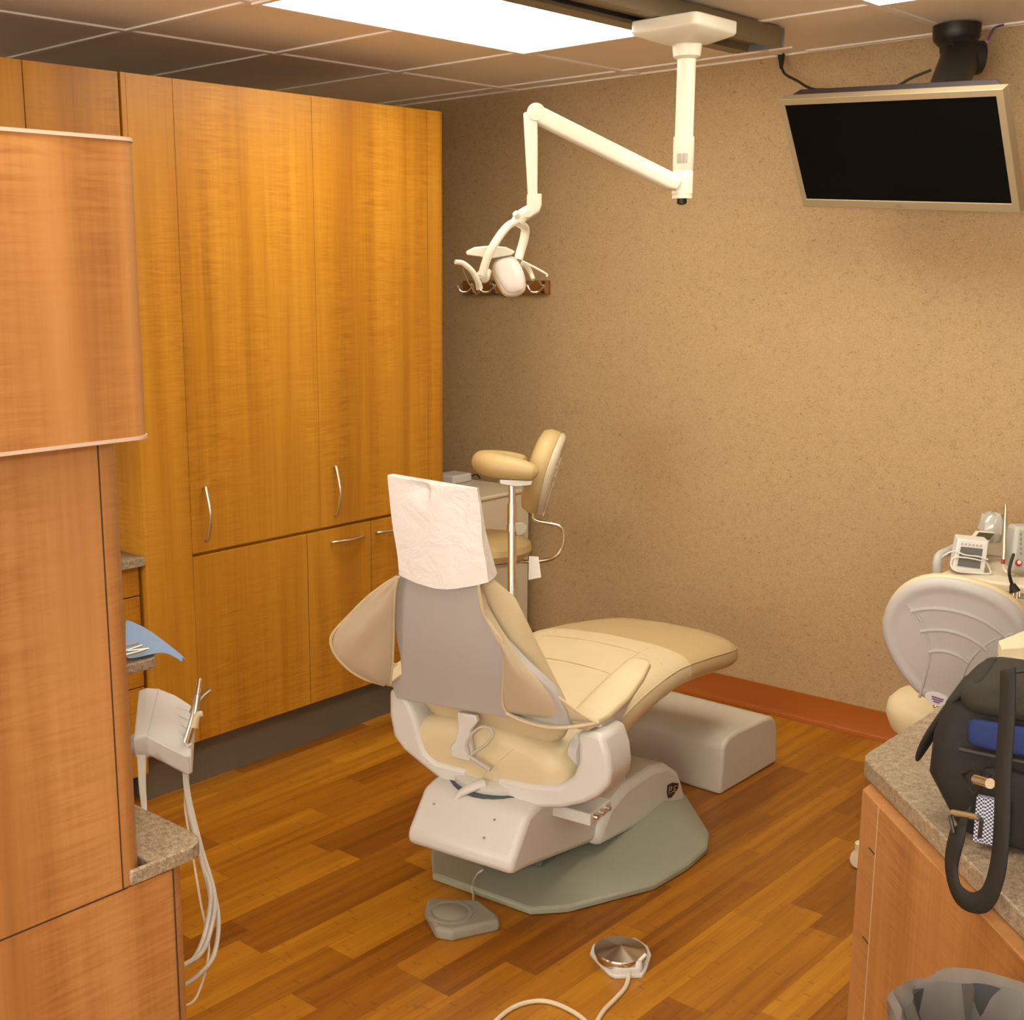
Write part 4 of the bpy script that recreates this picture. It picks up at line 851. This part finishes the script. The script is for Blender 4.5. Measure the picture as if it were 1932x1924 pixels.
bm = NB(); tube(bm, [onface(f4, 1.03, .55, nf*.004), onface(f4, .7, .50, nf*.005), onface(f4, .3, .50, nf*.005), onface(f4, -.08, .42, nf*.004), D(1781, 1048, dp-.0), D(1775, 1054, dp+.02)], .0022, 8, 5)
tube(bm, [onface(f4, 1.05, .62, -nf*.004), onface(f4, .7, .60, nf*.005), onface(f4, .3, .58, nf*.005), onface(f4, -.05, .62, nf*.003), onface(f4, -.04, .85, -nf*.003), onface(f4, .1, 1.02, nf*.006), onface(f4, .5, 1.03, nf*.008), onface(f4, 1.1, .98, nf*.01), onface(f4, 1.2, .8, -nf*.01), onface(f4, 1.12, .58, -nf*.02)], .0022, 8, 5)
put('cord', bm, PAPER2, t)
# device 2
t, g4 = blockdev('sloped_monitor', 'low sloped beige device with dark display behind the white one', 'dental device', [(1842, 1000), (1880, 1003), (1866, 1024), (1826, 1020)], dp+.10, kd*.05+V(0, 0, -.04), CARTW)
put('stand', B(tuple(P(1835, 1020, z=CZ+.04).xy)+(CZ,), tuple((P(1835, 1020, z=CZ+.04).xy+Vector((.13, .10))))+(CZ+.055,)), CARTW, t, bevel=.006)
ng = (g4[1]-g4[0]).cross(g4[3]-g4[0]).normalized(); ng = ng if ng.dot(Vector(RM[2])) > 0 else -ng
bm = NB(); prism(bm, [onface(g4, u, v, ng*.0005) for u, v in ((.2, .2), (.95, .2), (.95, .75), (.2, .75))], ng*.0015); put('display', bm, mat('olive_lcd', (.06, .065, .045), .3), t, smooth=False)
# wrapped item
bm = NB(); cw = D(1872, 988, dp+.16); lathe(bm, [(.012, -.055), (.034, -.05), (.040, -.02), (.036, .01), (.028, .03), (.008, .036)], cw, 14)
for v in bm.verts: v.co += Vector((random.uniform(-.005, .005), random.uniform(-.005, .005), random.uniform(-.005, .005)))
tag(put('wrapped_instrument', bm, mat('clear_wrap', (.45, .44, .40), .15, spec=.9), None, ang=20), 'crumpled plastic-wrapped item at the back of the right cart', 'wrapped item')
# wand
t = thing('silver_wand', 'upright pointed silver handpiece with red ring on the right cart', 'dental instrument', tuple(D(1892, 1065, dp-.03)))
put('body', tube(NB(), [D(1894, 1055, dp-.03), D(1895, 1020, dp-.03), D(1896, 985, dp-.03), D(1897, 965, dp-.03), D(1897, 950, dp-.03)], (.0075, .0035), 14, 4), NICKEL, t)
put('red_ring', tube(NB(), [D(1892, 1064, dp-.03), D(1893, 1055, dp-.03)], .0055, 12, 0), RED, t)
put('cord', tube(NB(), [D(1892, 1064, dp-.03), D(1895, 1075, dp-.03), D(1905, 1082, dp-.04), D(1915, 1085, dp-.02)], .0025, 8, 4), PAPER2, t)
# charger device at the right edge
t = thing('curing_device', 'grey upright device with red round mark cut off at the right edge', 'dental device', tuple(D(1930, 1085, dp-.02)))
bm = NB(); rr_ = [(1918, 994), (1945, 994), (1965, 1000), (1965, 1080), (1930, 1080), (1911, 1074), (1911, 1050)]
prism(bm, [D(u, v, dp-.05) for u, v in rr_], kd*.06); put('case', bm, mat('cool_grey_case', (.45, .47, .44), .35), t, bevel=.010)
bm = NB(); cq = D(1922, 1062, dp-.054); lathe(bm, [(.010, -.0008), (.0095, .001), (.002, .0012)], (0, 0, 0), 20); bm.transform(frame_mx(cq, Vector(RM[0]), Vector(RM[1]))); b1 = put('red_mark', bm, RED, t)
bm = NB(); lathe(bm, [(.006, .0005), (.0055, .002), (.001, .0022)], (0, 0, 0), 20); bm.transform(frame_mx(cq+Vector((.001, 0, .002)), Vector(RM[0]), Vector(RM[1]))); put('white_crescent', bm, SATIN, b1)
bm = NB()
for k in range(5): prism(bm, [D(1925+a, 1006+k*9+b, dp-.0525) for a, b in ((0, 0), (2.5, 0), (2.5, 4), (0, 4))], kd*.001)
put('button_marks', bm, mat('grey_marks', (.2, .2, .2), .5), t, smooth=False)
# hanging plug
t = thing('power_plug', 'black three-prong plug hanging over the right cart front', 'plug', tuple(D(1915, 1110, dp-.09)))
pdp = -(RM @ (np.array(P(1911, 1108, y=CYF-.035))-CAM))[2]
put('cable', tube(NB(), [D(1912, 1046, dp-.06), D(1907, 1062, dp-.11), D(1904, 1078, min(pdp, dp-.16)), D(1907, 1095, pdp), D(1911, 1104, pdp)], .0045, 8, 5), RUBBER, t)
put('plug_body', tube(NB(), [D(1910, 1102, pdp), D(1915, 1116, pdp)], (.008, .015), 12, 0), RUBBER, t)
for u, v in ((1911, 1128), (1918, 1131), (1923, 1126)): put('prong', tube(NB(), [D(u+1, 1115, pdp), D(u, v, pdp)], .0028, 8, 0), NICKEL, t)
# ================================================================== RIGHT COUNTER
RC = P(1628, 1425, z=.75); tz = .75; th_ = .037
t = thing('peninsula_cabinet', 'wood cabinet with slanted end panel under the right counter', 'cabinet', (RC.x+.4, RC.y, 0))
ix = RC.x+.035; iy = RC.y-.04
s2 = .5**.5
c0 = V(RC.x+.07, RC.y-.11, 0)
pts = [(c0.x, c0.y), (c0.x+1.0, c0.y-1.0), (c0.x+1.45, c0.y-1.0), (c0.x+1.45, RC.y+.70), (ix, RC.y+.70), (ix, c0.y+.035)]
bm = NB(); prism(bm, [(a, b, 0) for a, b in pts], (0, 0, tz-th_)); body = put('body', bm, WOOD_FLASH, t, bevel=.002, smooth=False)
nd = V(-s2, -s2, 0)
bm = NB(); a1 = c0+V(s2, -s2, 0)*.028
prism(bm, [c0+nd*.0+V(0, 0, .0), a1+nd*.0, a1+nd*.002, c0+nd*.002], (0, 0, .001)); bm.free()
bm = NB()
def dq(s, z, o): p = c0+V(s2, -s2, 0)*s+nd*o; return V(p.x, p.y, z)
prism(bm, [dq(.030, 0, -.001), dq(.0325, 0, -.001), dq(.0325, 0, .0008), dq(.030, 0, .0008)], (0, 0, tz-th_-.002)); put('seam', bm, mat('tan_glue_line', (.50, .36, .22), .5), body, smooth=False)
for z_ in (.428, .613):
    bm = NB(); prism(bm, [dq(0, z_, -.001), dq(.029, z_, -.001), dq(.029, z_, .0006), dq(0, z_, .0006)], (0, 0, .003)); put('seam', bm, DARK, body, smooth=False)
r = .02; e0 = V(RC.x, RC.y, 0)
pts = [(e0.x, e0.y+.75), (e0.x, e0.y+.02), (e0.x+.003, e0.y+.003), (e0.x+.012, e0.y-.016), (e0.x+1.1, e0.y-1.104), (e0.x+1.55, e0.y-1.104), (e0.x+1.55, e0.y+.75)]
bm = NB(); prism(bm, [(a, b, tz-th_) for a, b in pts], (0, 0, th_)); tag(put('countertop', bm, STONE, None, bevel=.004), 'large speckled counter with slanted corner at the right edge', 'countertop')
# ---- bag
t = thing('camera_bag', 'black camera bag with blue panel and hanging strap on right counter', 'bag', (-.60, 2.10, tz))
by = V(s2, s2, 0)
BA = P(1800, 1578, z=tz); e1 = V(.985, .17, 0).normalized(); e2 = V(-e1.y, e1.x, 0)
def bp(x, y, z): return BA+e1*x+e2*y+V(0, 0, z)
bm = NB(); rings = []
for z, gr in ((0, -.01), (.015, 0), (.10, .012), (.17, .010), (.225, -.004), (.238, -.02)):
    rings.append([bp(q[0], q[1], z+.001) for q in rrect(.17-.02*min(1, z/.1), .115, .34+2*gr+.04*min(1, z/.1), .22+2*gr, .035, 5)])
loft(bm, rings); bag = put('body', bm, BAGM, t, bevel=.004, ang=60)
bm = NB(); rings = []
for z, gr in ((.222, .0), (.228, .010), (.245, .012), (.262, .004), (.272, -.03), (.276, -.08)):
    rings.append([bp(q[0], q[1], z) for q in rrect(.17, .115, .34+2*gr, .22+2*gr, .035, 5)])
loft(bm, rings); put('lid', bm, mat('olive_black_nylon', (.022, .020, .013), .75, bump=.5, bscale=500), t, ang=60)
rows = []
for z, y0_, y1_, o_ in ((.268, .03, .21, -.02), (.25, .015, .22, .012), (.20, .02, .215, .040), (.14, .04, .20, .070), (.085, .075, .165, .086)):
    rows.append([bp(-o_, y0_+(y1_-y0_)*k/4, z) for k in range(5)])
bm = NB(); loft(bm, rows, closed=False); put('side_flap', bm, BAGM, t, sub=2, solid=.014)
bm = NB(); loft(bm, [[bp(.006+.32*k/6, -.012-(.004 if 0 < k < 6 else 0), z) for k in range(7)] for z in (.170, .188, .205, .221)], closed=False); put('blue_panel', bm, NAVY, t, sub=1, solid=.010)
put('panel_piping', tube(NB(), [bp(.0, -.020, .164), bp(.1, -.020, .162), bp(.2, -.020, .162), bp(.34, -.018, .164)], .0045, 8, 3), RUBBER, t)
bm = NB(); loft(bm, [[bp(.03+.28*k/6, -.006-.022*math.sin(math.pi*k/6), z) for k in range(7)] for z in (.012, .03, .10, .145)], closed=False); put('front_pocket', bm, BAGM, t, sub=1, solid=.012)
def diagP(u, v, off):
    n = np.array([s2, s2, 0.]); return Vector(hit(u, v, n, np.array([RC.x, RC.y, 0])+n*off))
bm = NB(); prism(bm, [bp(x, -.036, z) for x, z in ((.035, .015), (.085, .015), (.085, .095), (.035, .095))], e2*.01)
put('mesh_pocket', bm, MESHF, t, smooth=False)
bm = NB(); tube(bm, [diagP(u, v, -.045) for u, v in ((1815, 1460), (1838, 1449), (1868, 1462), (1838, 1502), (1815, 1460))], .0035, 8, 0); put('strap_ring', bm, BLACK, t)
put('chrome_clip', tube(NB(), [diagP(1842, 1470, -.055), diagP(1868, 1478, -.055)], .008, 12, 0), CHROME, t)
def ribbon(name, pts, w, m, th=.003):
    rows = []
    for u, v, o, ww in pts:
        c_ = diagP(u, v, o); rows.append((c_, ww))
    cs_ = smooth_path([r_[0] for r_ in rows], 6); n_ = len(cs_); R_ = []
    for i, c_ in enumerate(cs_):
        dvec = (cs_[min(i+1, n_-1)]-cs_[max(i-1, 0)]).normalized(); sdv = dvec.cross(by).normalized()
        k = i/(n_-1)*(len(rows)-1); k0 = min(int(k), len(rows)-2); ww = rows[k0][1]+(rows[k0+1][1]-rows[k0][1])*(k-k0)
        R_.append([c_-sdv*ww/2, c_+sdv*ww/2])
    bm = NB(); loft(bm, R_, closed=False); return put(name, bm, m, t, solid=th)
ribbon('shoulder_strap', [(1902, 1262, -.05, .042), (1900, 1350, -.06, .042), (1893, 1450, -.065, .042), (1890, 1560, -.07, .042), (1882, 1640, -.07, .040), (1862, 1694, -.07, .034), (1832, 1702, -.075, .030), (1805, 1680, -.08, .034), (1795, 1630, -.08, .040), (1808, 1570, -.08, .040), (1824, 1530, -.06, .040)], .04, WEB)
bm = NB(); 
for a_, b_ in (((1796, 1535), (1850, 1545)), ((1800, 1572), (1792, 1538)), ((1848, 1580), (1852, 1546))): tube(bm, [diagP(*a_, -.085), diagP(*b_, -.085)], .0032, 8, 0)
put('strap_buckle', bm, mat('gunmetal', (.10, .10, .11), .25, .8), t)
bm = NB(); tube(bm, [diagP(1797, 1532, -.09), diagP(1845, 1541, -.09)], .0042, 8, 0); put('buckle_bar', bm, CHROME, t)
# papers behind the bag
c_ = P(1905, 1225, z=tz+.10)
t = thing('paper_stack', 'white papers and cream roll behind the black bag on the counter', 'papers', tuple(P(1930, 1240, z=tz)))
bm = NB(); prism(bm, [P(u, v, z=tz+.10) for u, v in ((1876, 1241), (1920, 1212), (2010, 1180), (2060, 1260), (1915, 1272))], (0, 0, -.094)); put('box', bm, PAPER2, t, smooth=False, bevel=.002)
bm = NB(); prism(bm, [P(u, v, z=tz+.135) for u, v in ((1884, 1208), (1990, 1166), (2040, 1215), (1890, 1224))], (0, 0, -.03)); put('pad', bm, mat('cream_paper', (.74, .66, .48), .7), t, smooth=False, bevel=.003)
# ================================================================== WASTE BIN
bc = np.array([RC.x, RC.y, 0]); ctr = diagP(1872, 1940, -.165); HB = ctr.z; ctr.z = 0
t = thing('waste_bin', 'dark waste bin with clear crinkled liner beside the right cabinet', 'waste bin', tuple(ctr))
put('bucket', lathe(NB(), [(.01, .0), (.09, .0), (.113, HB-.03), (.116, HB), (.108, HB), (.085, .012), (.01, .012)], (ctr.x, ctr.y, 0), 36), mat('smoky_grey_plastic', (.055, .055, .06), .4), t)
random.seed(3); bm = NB(); rings = []
for z, r_, amp in ((HB-.22, .119, .001), (HB-.12, .122, .003), (HB-.04, .124, .004), (HB+.004, .125, .004), (HB+.014, .118, .004), (HB+.004, .107, .004), (HB-.05, .092, .012), (HB-.15, .072, .016), (HB-.28, .05, .016)):
    ph = random.uniform(0, 6); rings.append([V(ctr.x+(r_+amp*math.sin(7*a+ph)+amp*.8*math.sin(13*a+2*ph))*math.cos(a), ctr.y+(r_+amp*math.sin(7*a+ph))*math.sin(a), z+amp*.9*math.sin(5*a+ph)) for a in [2*math.pi*k/60 for k in range(60)]])
loft(bm, rings, cap=False); put('liner', bm, LINER, t, ang=25)
bpy.context.view_layer.update()
